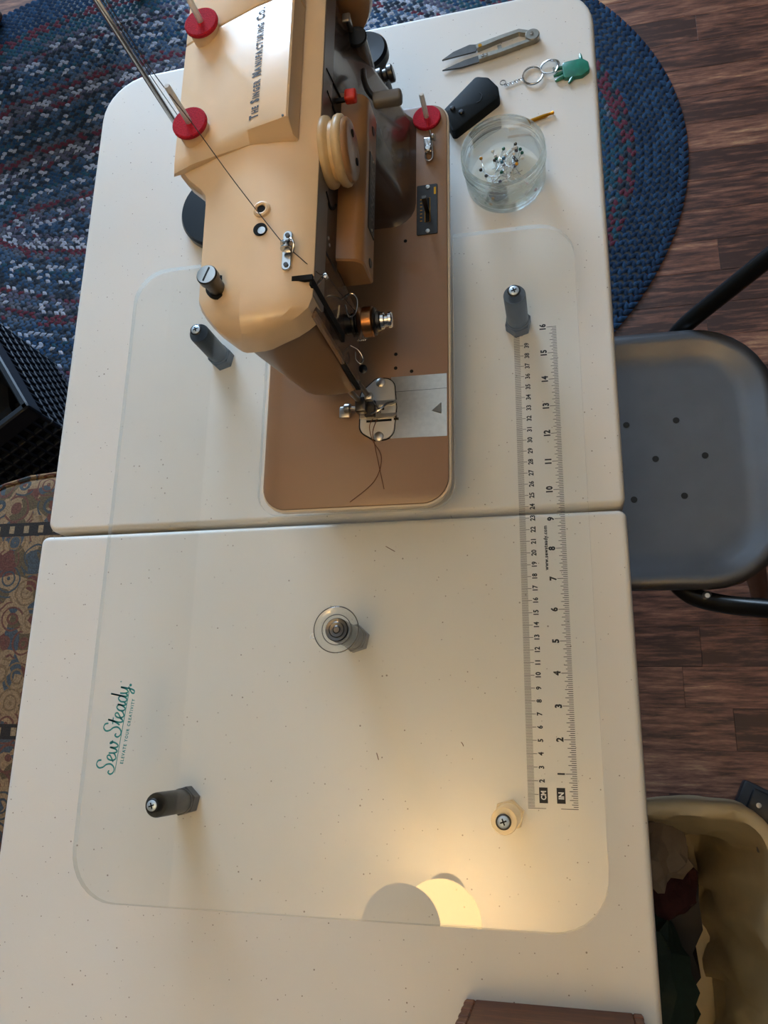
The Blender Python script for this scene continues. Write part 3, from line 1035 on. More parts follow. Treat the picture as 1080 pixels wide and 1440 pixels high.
obj('guide_screw', lathe(B(), [(0.0017, 0.2564), (0.0017, 0.2576), (0, 0.2578)], (-0.1858, 0.3725, 0), seg=12), 'dark_steel', g)
obj('guide_screw', lathe(B(), [(0.0017, 0.2564), (0.0017, 0.2576), (0, 0.2578)], (-0.1858, 0.3965, 0), seg=12), 'dark_steel', g)
b = B()
lathe(b, [(0.0020, 0), (0.0044, 0.0006), (0.0044, 0.0016), (0.0024, 0.0022), (0.0024, 0.0040), (0.0046, 0.0046), (0.0046, 0.0056), (0.0018, 0.0062)], (-0.1845, 0.3815, 0.2610), (0, 1, 0), 20)
obj('guide_disc', b, 'chrome', g)
obj('guide_arm', tube(B(), smooth([(-0.1845, 0.3915, 0.257), (-0.1815, 0.390, 0.262), (-0.1785, 0.385, 0.263), (-0.1800, 0.380, 0.260)], 5), 0.0008, 8), 'chrome', g)
# take-up slot and lever
b = B()
box(b, -0.1830, -0.1668, 0.3605, 0.3645, 0.2505, 0.2538)
box(b, -0.1692, -0.1674, 0.3570, 0.3640, 0.165, 0.2520)
obj('take_up_slot', b, 'hole_black', sm)
b = B()
tube(b, smooth([(-0.172, 0.364, 0.235), (-0.166, 0.3665, 0.240), (-0.1610, 0.369, 0.2430), (-0.1590, 0.367, 0.2425)], 5), 0.0011, 8)
lathe(b, [(0.0, -0.0018), (0.0018, -0.001), (0.0018, 0.001), (0.0, 0.0018)], (-0.1605, 0.3685, 0.2432), seg=12, capped=False)
obj('take_up_lever', b, 'chrome', sm)
# front panel, housing, badge, dial
b = B()
box(b, -0.1705, -0.1682, 0.4050, 0.566, 0.190, 0.2380, 0.0006, 1)
obj('front_panel', b, 'black_panel', sm)
b = B()
prof = round_poly([(-0.1715, 0.1545), (-0.1470, 0.1545), (-0.1470, 0.1900), (-0.1715, 0.1960)], [0.002, 0.002, 0.011, 0.002], 6)
P1 = [(x, 0.4135, z) for x, z in inset(prof, 0.0015)]
loft(b, [P1, [(x, 0.4120, z) for x, z in inset(prof, 0.0030)][:0] or [(x, 0.4150, z) for x, z in prof], [(x, 0.5740, z) for x, z in prof], [(x, 0.5760, z) for x, z in inset(prof, 0.002)]])
hs = obj('lamp_housing', b, 'tan_housing', sm)
b = B()
box(b, -0.1472, -0.1462, 0.4525, 0.5265, 0.1585, 0.1780, 0.0003, 1)
bd = obj('name_badge', b, 'black_panel', hs)
b = B()
text_geo(b, 'SINGER', 0.0150, (-0.1462, 0.4895, 0.1630), (0, 1, 0), (0, 0, 1), xs=1.0, bold=0.02, space=1.1, th=0.0003)
obj('badge_letters', b, 'leg_mid', hs, flat=True)
for yy in (0.4560, 0.5230):
    obj('badge_rivet', lathe(B(), [(0.0011, 0), (0.0011, 0.0006), (0, 0.0009)], (-0.1462, yy, 0.1682), (1, 0, 0), 10), 'steel', hs)
obj('housing_screw', lathe(B(), [(0.0042, -0.001), (0.0042, 0.0004), (0.0034, 0.0009), (0.0018, 0.0006), (0, 0.0006)], (-0.1470, 0.4250, 0.1680), (1, 0, 0), 18), 'dark_steel', hs)
obj('housing_screw', lathe(B(), [(0.0042, -0.001), (0.0042, 0.0004), (0.0034, 0.0009), (0.0018, 0.0006), (0, 0.0006)], (-0.1470, 0.5550, 0.1680), (1, 0, 0), 18), 'dark_steel', hs)
b = B()
DC = (-0.1690, 0.4850, 0.2300)
lathe(b, [(0.0215, 0.0), (0.0262, 0.0015), (0.0268, 0.0035), (0.0262, 0.0060), (0.0225, 0.0080), (0.0225, 0.0105), (0.0258, 0.0120), (0.0266, 0.0145), (0.0262, 0.0170), (0.0238, 0.0185)], DC, (1, 0, 0), 48)
dl = obj('stitch_dial', b, 'cream_dial', sm, ang=50, label='round cream dial')
b = B()
lathe(b, [(0.0238, 0.0180), (0.0236, 0.0205), (0.0220, 0.0222), (0.0180, 0.0230), (0.0, 0.0232)], DC, (1, 0, 0), 48)
df = obj('dial_face', b, 'tan_housing', dl, ang=50)
b = B()
for (yy, zz) in ((0.010, 0.006), (-0.004, -0.009)):
    lathe(b, [(0.0030, 0.0222), (0.0030, 0.0238), (0, 0.0238)], (DC[0], DC[1] + yy, DC[2] + zz), (1, 0, 0), 14)
obj('dial_holes', b, 'hole_black', dl)
for (ya, za, yb2, zb2) in ((0.556, 0.240, 0.566, 0.197), (0.5385, 0.236, 0.5385, 0.202)):
    obj('panel_slot', tube(B(), [(-0.1680, ya, za), (-0.1680, yb2, zb2)], 0.0011, 6), 'hole_black', sm)
b = B()
tube(b, smooth([(-0.1680, 0.452, 0.228), (-0.1680, 0.447, 0.217), (-0.1680, 0.452, 0.207), (-0.1680, 0.460, 0.2005)], 5), 0.0013, 6)
obj('panel_slot', b, 'hole_black', sm)
b = B()
box(b, -0.170, -0.158, 0.5505, 0.5545, 0.2085, 0.2115, 0.0005, 1)
obj('lever_stem', b, 'black', sm)
b = B()
box(b, -0.1600, -0.1500, 0.5475, 0.5580, 0.2080, 0.2165, 0.0022, 3)
obj('red_lever', b, 'red_plastic', sm, label='small red lever')
for (yy, zz) in ((0.4150, 0.2130), (0.4190, 0.2160), (0.5520, 0.2260)):
    obj('panel_screw', lathe(B(), [(0.0014, 0), (0.0014, 0.0006), (0, 0.0009)], (-0.1682, yy, zz), (1, 0, 0), 10), 'steel', sm)
# reverse lever
b = B()
tube(b, smooth([(-0.1560, 0.617, 0.172), (-0.1530, 0.600, 0.180), (-0.1480, 0.583, 0.184), (-0.1400, 0.570, 0.1850)], 5), 0.0026, 10)
obj('lever_arm', b, 'black', sm)
b = B()
box(b, -0.1430, -0.1180, 0.5640, 0.5760, 0.1800, 0.1910, 0.0030, 3)
obj('lever_grip', b, 'grey_plastic', sm)
# handwheel, winder, belt guard at the far end
b = B()
lathe(b, [(0.020, 0.662), (0.050, 0.664), (0.058, 0.668), (0.0605, 0.674), (0.0605, 0.690), (0.057, 0.697), (0.045, 0.700), (0.030, 0.699), (0.026, 0.708), (0.0, 0.709)], (-0.203, 0, 0.205), (0, 1, 0), 56)
obj('handwheel', b, 'tan_housing', sm, ang=40)
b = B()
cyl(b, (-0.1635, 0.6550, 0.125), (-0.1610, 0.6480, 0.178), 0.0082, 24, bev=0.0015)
obj('winder_post', b, 'shaded_brown', sm)
b = B()
cyl(b, (-0.1607, 0.6472, 0.1785), (-0.1603, 0.6462, 0.1825), 0.0090, 24, bev=0.001)
obj('winder_ring', b, 'black', sm)
b = B()
tube(b, smooth([(-0.165, 0.652, 0.184), (-0.1640, 0.648, 0.196), (-0.1630, 0.645, 0.203)], 4), 0.0026, 8)
box(b, -0.1675, -0.1605, 0.6395, 0.6485, 0.2020, 0.2055, 0.001, 1)
obj('winder_latch', b, 'steel', sm)
b = B()
lathe(b, [(0.0, 0.088), (0.020, 0.089), (0.0245, 0.092), (0.0245, 0.101), (0.022, 0.104), (0.010, 0.1035), (0.0, 0.103)], (-0.1760, 0.7130, 0), seg=36, capped=False)
mo = obj('motor_cap', b, 'navy_black', sm, label='black round motor cap')
b = B()
cyl(b, (-0.176, 0.713, 0.0), (-0.176, 0.713, 0.09), 0.018, 24)
obj('motor_body', b, 'black_soft', mo)
b = B()
lathe(b, [(0.007, 0), (0.0085, 0.002), (0.0085, 0.009), (0.006, 0.011), (0.006, 0.014), (0.0085, 0.016), (0.0085, 0.020), (0.007, 0.021)], (-0.1655, 0.6790, 0.098), (1, 0.15, 0.1), 22)
obj('belt_pulley', b, 'dark_steel', sm)
b = B()
cyl(b, (-0.1655, 0.679, 0.098), (-0.175, 0.655, 0.098), 0.006, 12)
obj('pulley_shaft', b, 'dark_steel', sm)
# thread tension unit
TC = (-0.1695, 0.3790, 0.1545)
b = B()
cyl(b, (TC[0], TC[1], TC[2]), (TC[0] + 0.010, TC[1], TC[2]), 0.0085, 24)
tn = obj('tension_unit', b, 'black', sm)
for k in range(3):
    obj('tension_disc', lathe(B(), [(0.004, 0), (0.0122, 0.0006), (0.0128, 0.0011), (0.004, 0.0014)], (TC[0] + 0.006 + 0.0024 * k, TC[1], TC[2]), (1, 0, 0), 32), 'chrome', tn)
obj('tension_drum', lathe(B(), [(0.0110, 0), (0.0126, 0.001), (0.0126, 0.0085), (0.0115, 0.0095), (0.004, 0.0097)], (TC[0] + 0.0145, TC[1], TC[2]), (1, 0, 0), 40), 'copper', tn, label='copper coloured drum')
obj('tension_ring', lathe(B(), [(0.0112, 0), (0.0116, 0.0008), (0.0105, 0.0022), (0.0085, 0.0026), (0.0078, 0.0050), (0.006, 0.0056)], (TC[0] + 0.0240, TC[1], TC[2]), (1, 0, 0), 36), 'dark_steel', tn)
obj('tension_nut', lathe(B(), [(0.0050, 0), (0.0072, 0.0008), (0.0072, 0.0032), (0.005, 0.004), (0.005, 0.0062), (0.0066, 0.007), (0.0066, 0.0094), (0.0054, 0.0102), (0.0, 0.0104)], (TC[0] + 0.0292, TC[1], TC[2]), (1, 0, 0), 28), 'chrome', tn)
obj('check_spring', tube(B(), smooth([(-0.1690, 0.392, 0.172), (-0.160, 0.394, 0.176), (-0.156, 0.390, 0.172), (-0.158, 0.381, 0.168), (-0.164, 0.379, 0.166), (-0.1665, 0.388, 0.170)], 5), 0.0008, 8), 'chrome', tn)
obj('thread_hook', tube(B(), smooth([(-0.1690, 0.366, 0.142), (-0.163, 0.363, 0.138), (-0.160, 0.357, 0.134), (-0.1625, 0.354, 0.131), (-0.166, 0.357, 0.134), (-0.1655, 0.362, 0.138)], 5), 0.0007, 8), 'chrome', tn)
b = B()
for k in range(5):
    c0 = 0.007 + 0.0016 * k
    tube(b, [(TC[0] + c0, TC[1] + 0.0095 * math.cos(q), TC[2] - 0.012 + 0.006 * math.sin(q)) for q in [PI * j / 8 + PI for j in range(9)]], 0.0005, 6)
obj('spring_coils', b, 'chrome', tn)
# needle bar, presser bar and foot
b = B()
cyl(b, (-0.1830, 0.3475, 0.098), (-0.1760, 0.3425, 0.079), 0.0026, 14)
obj('presser_bar', b, 'steel', sm)
b = B()
cyl(b, (-0.1740, 0.3530, 0.102), (-0.1665, 0.3445, 0.082), 0.0024, 14)
nb = obj('needle_bar', b, 'steel', sm)
obj('needle_clamp', box(B(), -0.1705, -0.1630, 0.3410, 0.3480, 0.0800, 0.0870, 0.0015, 2), 'steel', nb)
obj('needle', cyl(B(), (-0.1665, 0.3445, 0.082), (-0.1600, 0.3375, H + 0.001), 0.0006, 8), 'chrome', nb)
obj('blue_guide', lathe(B(), [(0.0, -0.0035), (0.0035, -0.0015), (0.004, 0.0015), (0.0, 0.0035)], (-0.1690, 0.3650, 0.098), seg=14, capped=False), 'navy_black', nb)
b = B()
FH = H + 0.0018
box(b, -0.1800, -0.1700, 0.3320, 0.3460, 0.0740, 0.0830, 0.0015, 2)
ft = obj('presser_foot', b, 'dark_steel', sm)
b = B()
for (ya, yb2) in ((0.3290, 0.3335), (0.3415, 0.3460)):
    loft(b, [[(-0.1780, ya, FH + 0.0012), (-0.1780, yb2, FH + 0.0012), (-0.1780, yb2, FH + 0.0032), (-0.1780, ya, FH + 0.0032)],
             [(-0.1480, ya, FH - 0.0008), (-0.1480, yb2, FH - 0.0008), (-0.1480, yb2, FH + 0.0010), (-0.1480, ya, FH + 0.0010)],
             [(-0.1440, ya + 0.0008, FH + 0.0018), (-0.1440, yb2 - 0.0008, FH + 0.0018), (-0.1440, yb2 - 0.0008, FH + 0.0030), (-0.1440, ya + 0.0008, FH + 0.0030)]])
obj('foot_toes', b, 'steel', ft)
obj('foot_bridge', box(B(), -0.1730, -0.1630, 0.3295, 0.3455, FH + 0.0005, FH + 0.006, 0.001, 1), 'dark_steel', ft)
obj('foot_screw', lathe(B(), [(0.0, -0.006), (0.0042, -0.006), (0.0046, -0.005), (0.0046, -0.001), (0.002, 0), (0.002, 0.006)], (-0.1840, 0.3360, 0.0800), (1, -0.1, 0.05), 20), 'steel', ft)
obj('foot_wing', box(B(), -0.1960, -0.1860, 0.3290, 0.3400, 0.0745, 0.0775, 0.0012, 2), 'steel', ft)
b = B()
tube(b, smooth([(-0.1660, 0.3310, 0.0765), (-0.1580, 0.3330, 0.0790), (-0.1520, 0.3400, 0.0760), (-0.1470, 0.3430, 0.0720)], 5), 0.0011, 8)
obj('foot_guide', b, 'chrome', ft)
# slide plate and needle plate
HB = H + 0.0006
b = B()
slab(b, [(-0.1500, 0.3095), (-0.0985, 0.3085), (-0.0985, 0.3690), (-0.1500, 0.3695)], HB - 0.001, HB + 0.0004)
spl = obj('slide_plate', b, 'steel', sm)
obj('plate_line', box(B(), -0.1480, -0.0985, 0.3543, 0.3547, HB + 0.0003, HB + 0.0005), 'dark_steel', spl)
b = B()
loft(b, [[(-0.1125, 0.3335, HB + 0.0004), (-0.1035, 0.3300, HB + 0.0004), (-0.1035, 0.3405, HB + 0.0004)], [(-0.1118, 0.3338, HB + 0.0008), (-0.1040, 0.3308, HB + 0.0022), (-0.1040, 0.3398, HB + 0.0022)]])
obj('finger_grip', b, 'steel', spl)
npoly = round_poly([(-0.1785, 0.3180), (-0.1650, 0.3090), (-0.1475, 0.3090), (-0.1450, 0.3390), (-0.1475, 0.3680), (-0.1640, 0.3690), (-0.1785, 0.3560)], [0.010, 0.006, 0.010, 0.004, 0.010, 0.006, 0.010], 5)
b = B()
slab(b, npoly, HB - 0.001, HB + 0.0008, 0.0003, 1)
npl = obj('needle_plate', b, 'plate_steel', sm)
for (xx, yy) in ((-0.1598, 0.3648), (-0.1607, 0.3118)):
    obj('plate_screw', lathe(B(), [(0.0046, HB), (0.0046, HB + 0.0012), (0.0034, HB + 0.0020), (0, HB + 0.0022)], (xx, yy, 0), seg=24), 'steel', npl)
b = B()
for (ya, xa, xb2) in ((0.3262, -0.1725, -0.1490), (0.3268, -0.1470, -0.1425), (0.3375, -0.1620, -0.1560)):
    box(b, xa, xb2, ya, ya + 0.0022, HB + 0.0007, HB + 0.0010)
obj('feed_slots', b, 'hole_black', npl)
b = B()
tube(b, [(p[0], p[1], HB + 0.0001) for p in inset(npoly, -0.0006)], 0.0006, 6, True)
obj('plate_gap', b, 'hole_black', npl)
for (xx, yy) in ((-0.138, 0.512), (-0.146, 0.3925), (-0.146, 0.3785), (-0.1310, 0.3740)):
    obj('bed_hole', lathe(B(), [(0.0017, HB - 0.001), (0.0017, HB + 0.0002), (0, HB + 0.0002)], (xx, yy, 0), seg=14), 'hole_black', sm)
# stitch length plate with upright lever, bobbin winder clip
b = B()
slab(b, rrect(-0.1270, -0.1065, 0.5160, 0.5720, 0.0015, 3), HB - 0.0005, HB + 0.0010, 0.0003, 1)
slp = obj('stitch_plate', b, 'black_panel', sm)
b = B()
box(b, -0.1182, -0.1142, 0.5300, 0.5560, HB + 0.0009, HB + 0.0013)
obj('lever_slot', b, 'hole_black', slp)
b = B()
for k in range(7):
    box(b, -0.1235, -0.1215, 0.5310 + k * 0.004, 0.5316 + k * 0.004, HB + 0.0010, HB + 0.0012)
tube(b, [(-0.1186, 0.5295, HB + 0.0012), (-0.1138, 0.5295, HB + 0.0012), (-0.1138, 0.5565, HB + 0.0012), (-0.1186, 0.5565, HB + 0.0012)], 0.0003, 6, True)
box(b, -0.1100, -0.1080, 0.5600, 0.5680, HB + 0.0010, HB + 0.0012)
obj('plate_marks', b, 'brass', slp)
b = B()
loft(b, [[(-0.1180, 0.5390, HB), (-0.1145, 0.5390, HB), (-0.1145, 0.5425, HB), (-0.1180, 0.5425, HB)], [(-0.1185, 0.5400, HB + 0.020), (-0.1140, 0.5400, HB + 0.020), (-0.1140, 0.5440, HB + 0.020), (-0.1185, 0.5440, HB + 0.020)],
         [(-0.1182, 0.5405, HB + 0.022), (-0.1143, 0.5405, HB + 0.022), (-0.1143, 0.5435, HB + 0.022), (-0.1182, 0.5435, HB + 0.022)]])
obj('stitch_lever', b, 'dark_steel', slp)
for yy in (0.5195, 0.5690):
    obj('stitch_screw', lathe(B(), [(0.0021, HB + 0.0008), (0.0021, HB + 0.0016), (0, HB + 0.002)], (-0.1160, yy, 0), seg=14), 'steel', slp)
b = B()
slab(b, round_poly([(-0.1190, 0.6095), (-0.1130, 0.6060), (-0.1120, 0.6230), (-0.1195, 0.6230)], 0.001, 3), HB, HB + 0.0060, 0.0008, 2)
cl = obj('winder_clip', b, 'chrome', sm, label='chrome clip next to the red felt')
obj('clip_screw', lathe(B(), [(0.0035, HB + 0.004), (0.0035, HB + 0.0072), (0.0025, HB + 0.0080), (0, HB + 0.0080)], (-0.1150, 0.6095, 0), seg=20), 'chrome', cl)
obj('clip_loop', tube(B(), smooth([(-0.1180, 0.6080, HB + 0.002), (-0.1178, 0.6010, HB + 0.002), (-0.1145, 0.5985, HB + 0.002), (-0.1115, 0.6015, HB + 0.002), (-0.1112, 0.6080, HB + 0.003)], 5), 0.0010, 8), 'chrome', cl)
obj('clip_spring', tube(B(), smooth([(-0.1115, 0.6090, HB + 0.003), (-0.1112, 0.6180, HB + 0.009), (-0.1120, 0.6240, HB + 0.014)], 5), 0.0011, 8), 'chrome', cl)
obj('clip_wheel', lathe(B(), [(0.0032, 0), (0.0036, 0.0006), (0.0036, 0.0024), (0.003, 0.003)], (-0.1105, 0.6190, HB + 0.009), (1, 0, 0.2), 18), 'steel', cl)
# thread tails on the bed
b = B()
tube(b, smooth([(-0.1600, 0.337, HB + 0.0015), (-0.1690, 0.324, HB + 0.0016), (-0.1665, 0.309, HB + 0.0012), (-0.1580, 0.292, HB + 0.0006), (-0.1640, 0.270, HB + 0.0006), (-0.1860, 0.2515, HB + 0.0006)], 8), 0.00033, 6)
tag(obj('thread_tail', b, 'thread', None, (-0.166, 0.29, H)), 'brown thread tail curving left from the needle over the tan bed', 'thread')
b = B()
tube(b, smooth([(-0.1590, 0.336, HB + 0.0016), (-0.1660, 0.318, HB + 0.0016), (-0.1640, 0.303, HB + 0.0010), (-0.1600, 0.284, HB + 0.0010), (-0.1550, 0.2620, HB + 0.0006)], 8), 0.00033, 6)
tag(obj('thread_tail', b, 'thread', None, (-0.16, 0.29, H)), 'shorter brown thread tail running straight out from the needle over the tan bed', 'thread')

# ------------------------------------------------------------------ thread stand behind the machine
ts = thing('thread_stand', 'black round base with a tall steel rod behind the sewing machine', 'thread stand', (-0.352, 0.620, 0))
b = B()
lathe(b, [(0.047, 0), (0.0485, 0.002), (0.0485, 0.011), (0.0465, 0.014), (0.030, 0.0146), (0.0, 0.0146)], (-0.362, 0.622, 0), seg=56)
obj('base', b, 'navy_black', ts)
obj('rod', cyl(B(), (-0.351, 0.6205, 0.012), (-0.351, 0.6205, 0.46), 0.0027, 14), 'chrome', ts)
obj('collar', cyl(B(), (-0.351, 0.6205, 0.014), (-0.351, 0.6205, 0.028), 0.006, 18, bev=0.001), 'black', ts)
obj('guide_hook', tube(B(), smooth([(-0.351, 0.6205, 0.458), (-0.340, 0.610, 0.466), (-0.325, 0.600, 0.466), (-0.318, 0.592, 0.460), (-0.324, 0.588, 0.456)], 6), 0.0018, 8), 'chrome', ts)
b = B()
tube(b, smooth([(-0.324, 0.588, 0.456), (-0.300, 0.548, 0.345), (-0.2790, 0.515, 0.302), (-0.2550, 0.4830, 0.2840), (-0.2280, 0.4440, 0.2680), (-0.2050, 0.4120, 0.2610), (-0.1860, 0.3860, 0.2600), (-0.1790, 0.3800, 0.2580), (-0.1660, 0.3720, 0.2420),
                (-0.1600, 0.3690, 0.2440), (-0.1590, 0.3760, 0.2000), (-0.1600, 0.3860, 0.1600)], 8), 0.00034, 6)
tag(obj('sewing_thread', b, 'thread_dark', None, (-0.22, 0.45, 0.26)), 'dark brown thread running from the rod across the cream arm to the guide', 'thread')
b = B()
tube(b, smooth([(-0.324, 0.588, 0.456), (-0.334, 0.600, 0.250), (-0.330, 0.598, 0.130), (-0.336, 0.592, 0.060), (-0.343, 0.598, 0.016)], 8), 0.00034, 6)
tag(obj('sewing_thread', b, 'thread_dark', None, (-0.34, 0.6, 0.02)), 'dark thread hanging down next to the steel rod', 'thread')

# ------------------------------------------------------------------ jar of pins
JX, JY = -0.0440, 0.6165
jar = thing('glass_jar', 'small open glass jar holding sewing pins', 'jar', (JX, JY, 0))
b = B()
lathe(b, [(0.0, 0.0012), (0.030, 0.0008), (0.0365, 0.0), (0.0395, 0.0016), (0.0412, 0.006), (0.0416, 0.028), (0.0405, 0.0315), (0.0405, 0.0335), (0.0428, 0.0350), (0.0428, 0.0365), (0.0412, 0.0385), (0.0426, 0.0410), (0.0426, 0.0425), (0.0412, 0.0445), (0.0422, 0.0470), (0.0418, 0.0495), (0.0403, 0.0508),
          (0.0388, 0.0495), (0.0384, 0.0440), (0.0384, 0.034), (0.0389, 0.0300), (0.0390, 0.0080), (0.0370, 0.0052), (0.032, 0.0042), (0.0, 0.0046)], (JX, JY, 0), seg=64, capped=False)
obj('glass_body', b, 'jar_glass', jar, ang=80)
pr = random.Random(21)
HEADS = {'head_black': (18, 18, 22), 'head_white': (226, 222, 214), 'head_green': (16, 92, 78), 'head_amber': (206, 138, 24), 'head_pink': (206, 30, 100), 'head_grey': (88, 86, 96), 'head_blue': (60, 110, 140)}
for k, c in HEADS.items():
    mat(k, c, 0.2, coat=0.5)
WORD = {'head_black': 'black', 'head_white': 'pearl white', 'head_green': 'dark green', 'head_amber': 'amber', 'head_pink': 'magenta', 'head_grey': 'grey', 'head_blue': 'pale blue'}
pin_mesh = {}
def pin_me(m):
    if m not in pin_mesh:
        bb = B()
        cyl(bb, (0, 0, 0), (0.026, 0, 0), 0.00030, 6)
        n0 = len(bb.faces)
        bb.faces.ensure_lookup_table()
        for f in bb.faces: f.material_index = 1
        t = bmesh.new()
        bmesh.ops.create_icosphere(t, subdivisions=2, radius=0.0019)
        merge(bb, t)
        bb.faces.ensure_lookup_table()
        me = bpy.data.meshes.new('dressmaking_pin')
        bb.to_mesh(me)
        bb.free()
        for p in me.polygons: p.use_smooth = True
        me.materials.append(MATS[m])
        me.materials.append(MATS['chrome'])
        pin_mesh[m] = me
    return pin_mesh[m]
seq = ['head_black'] * 8 + ['head_white'] * 9 + ['head_green'] * 8 + ['head_grey'] * 6 + ['head_amber'] * 3 + ['head_pink'] + ['head_blue'] * 2
pr.shuffle(seq)
for i, m in enumerate(seq):
    q = pr.random() * 2 * PI
    rr = 0.0235 * math.sqrt(pr.random())
    hx = JX - 0.003 + rr * 1.3 * math.cos(q)
    hy = JY + (0.019 if i % 4 else -0.018) + rr * (0.75 if i % 4 else 0.5) * math.sin(q) + 0.2 * rr * math.cos(q)
    hz = 0.0066 + 0.0016 * (i % 5)
    cxd, cyd = JX - hx, JY - hy
    a = math.atan2(cyd, cxd) + pr.uniform(-0.7, 0.7)
    tilt = -pr.uniform(0.02, 0.05)
    o = bpy.data.objects.new('dressmaking_pin', pin_me(m))
    COL.objects.link(o)
    o.location = (hx, hy, hz + TZ)
    o.rotation_euler = (0, -tilt if hz < 0.008 else 0.06, a)
    tag(o, WORD[m] + ' headed pin lying in the glass jar', 'pin', 'pins in the glass jar')
# spare metal bits among the pins
b = B()
lathe(b, [(0.003, 0), (0.0095, 0.0), (0.0095, 0.0008), (0.0042, 0.0012), (0.0042, 0.0070), (0.0095, 0.0074), (0.0095, 0.0082), (0.003, 0.0082)], (JX - 0.010, JY - 0.022, 0.0095), (0.5, -0.25, 0.85), 28)
tag(obj('bobbin', b, 'chrome', None, (JX - 0.010, JY - 0.022, 0.0095)), 'silver metal bobbin lying among the pins in the jar', 'bobbin')

# ------------------------------------------------------------------ crochet hook, snips, key fob
b = B()
d = Vector((0.018, 0.005, 0)).normalized()
P = Vector((0.0085, 0.6932, 0.0022))
tube(b, [P - d * 0.050, P - d * 0.010, P - d * 0.006, P - d * 0.0035, P - d * 0.001, P], [0.0022, 0.0021, 0.0016, 0.0015, 0.0020, 0.0010], 12)
tag(obj('crochet_hook', b, 'brass', None, (0.0, 0.69, 0)), 'thin golden crochet hook poking out from behind the glass jar', 'crochet hook')

sn = thing('thread_snips', 'grey steel thread snips with open blades lying on the table', 'snips', (-0.06, 0.79, 0))
def v2(px):
    return px
def bar(bm, pts, w, z0, z1):
    """flat bent strip"""
    P = [Vector((p[0], p[1], 0)) for p in pts]
    Lh, Rh = [], []
    for i, p in enumerate(P):
        t = (P[min(i + 1, len(P) - 1)] - P[max(i - 1, 0)]).normalized()
        n = Vector((-t.y, t.x, 0))
        ww = w[i] if isinstance(w, list) else w
        Lh.append(p + n * ww)
        Rh.append(p - n * ww)
    poly_ = [(q.x, q.y) for q in Rh] + [(q.x, q.y) for q in Lh[::-1]]
    slab(bm, poly_, z0, z1)
b = B()
bar(b, [(-0.0100, 0.7985), (-0.025, 0.8045), (-0.045, 0.8000), (-0.0720, 0.7925)], [0.002, 0.0022, 0.0024, 0.0030], 0.001, 0.007)
arm1 = obj('handle', b, 'snip_steel', sn)
b = B()
bar(b, [(-0.0080, 0.7905), (-0.025, 0.7865), (-0.045, 0.7815), (-0.0700, 0.7770)], [0.002, 0.0020, 0.0022, 0.0030], 0.001, 0.007)
obj('handle', b, 'snip_steel', sn)
b = B()
lathe(b, [(0.0078, 0.001), (0.0078, 0.0072), (0.0070, 0.008), (0, 0.008)], (-0.0105, 0.7955, 0), seg=28)
obj('spring_end', b, 'snip_steel', sn)
obj('rivet', lathe(B(), [(0.002, 0.008), (0.002, 0.0088), (0, 0.009)], (-0.0115, 0.7965, 0), seg=12), 'chrome', sn)
b = B()
slab(b, [(-0.1110, 0.7838), (-0.0730, 0.7880), (-0.0690, 0.7970), (-0.0800, 0.7985), (-0.0980, 0.7925)], 0.003, 0.0048)
obj('blade', b, 'dark_steel', sn)
b = B()
slab(b, [(-0.1110, 0.7712), (-0.0900, 0.7710), (-0.0690, 0.7745), (-0.0710, 0.7830), (-0.0860, 0.7800)], 0.0015, 0.0033)
obj('blade', b, 'dark_steel', sn)
b = B()
bar(b, [(-0.046, 0.7815), (-0.0470, 0.7920)], 0.0022, 0.002, 0.004)
obj('stop_tab', b, 'snip_steel', sn)
for xx in (-0.0655, -0.0615):
    obj('blade_rivet', lathe(B(), [(0.0017, 0.0068), (0.0017, 0.0078), (0, 0.008)], (xx, 0.7785 if xx < -0.063 else 0.7790, 0), seg=12), 'chrome', sn)
obj('brass_patch', lathe(B(), [(0.0022, 0.0068), (0.0022, 0.0076), (0, 0.0076)], (-0.0680, 0.7925, 0), seg=12), 'brass', sn)

fb = thing('key_fob', 'dark remote key fob lying beside the glass jar', 'key fob', (-0.075, 0.72, 0))
poly = round_poly([(-0.0985, 0.6770), (-0.0475, 0.7150), (-0.0490, 0.7290), (-0.0590, 0.7430), (-0.0730, 0.7470), (-0.1110, 0.7070)], [0.004, 0.007, 0.006, 0.007, 0.006, 0.004], 5)
b = B()
slab(b, poly, 0.0, 0.0125, 0.002, 2)
obj('case', b, 'fob', fb)
b = B()
tube(b, smooth([(-0.0690, 0.7240, 0.0127), (-0.0665, 0.7195, 0.0127), (-0.0685, 0.7135, 0.0127), (-0.0725, 0.7115, 0.0127)], 6), 0.0004, 6)
obj('moulded_mark', b, 'leg_grey', fb)
for (xx, yy) in ((-0.0985, 0.7085), (-0.0890, 0.7020)):
    b = B()
    lathe(b, [(0.0030, 0.0120), (0.0028, 0.0138), (0.0018, 0.0146), (0, 0.0147)], (xx, yy, 0), seg=18)
    obj('button', b, 'leg_grey', fb)
b = B()
tube(b, [(-0.0440 + 0.0030 * math.cos(q), 0.7385 + 0.0030 * math.sin(q), 0.006) for q in [2 * PI * k / 20 for k in range(20)]], 0.0006, 6, True)
obj('eyelet', b, 'chrome', fb)
for k in range(9):
    t = k / 8
    xx = -0.0415 + 0.0185 * t
    yy = 0.7385 + 0.0055 * t
    obj('chain_link', tube(B(), [(xx + 0.0016 * math.cos(q), yy + 0.0009 * math.sin(q), 0.0016 + (0.0008 * math.sin(q) if k % 2 else 0)) for q in [2 * PI * j / 12 for j in range(12)]], 0.0004, 5, True), 'chrome', fb)
rg = []
for dz in (0.0009, 0.0022):
    rg += [(-0.0120 + 0.0108 * math.cos(2 * PI * j / 36), 0.7455 + 0.0118 * math.sin(2 * PI * j / 36), dz + 0.0013 * j / 36) for j in range(36)]
obj('split_ring', tube(B(), rg, 0.0007, 6), 'chrome', fb)
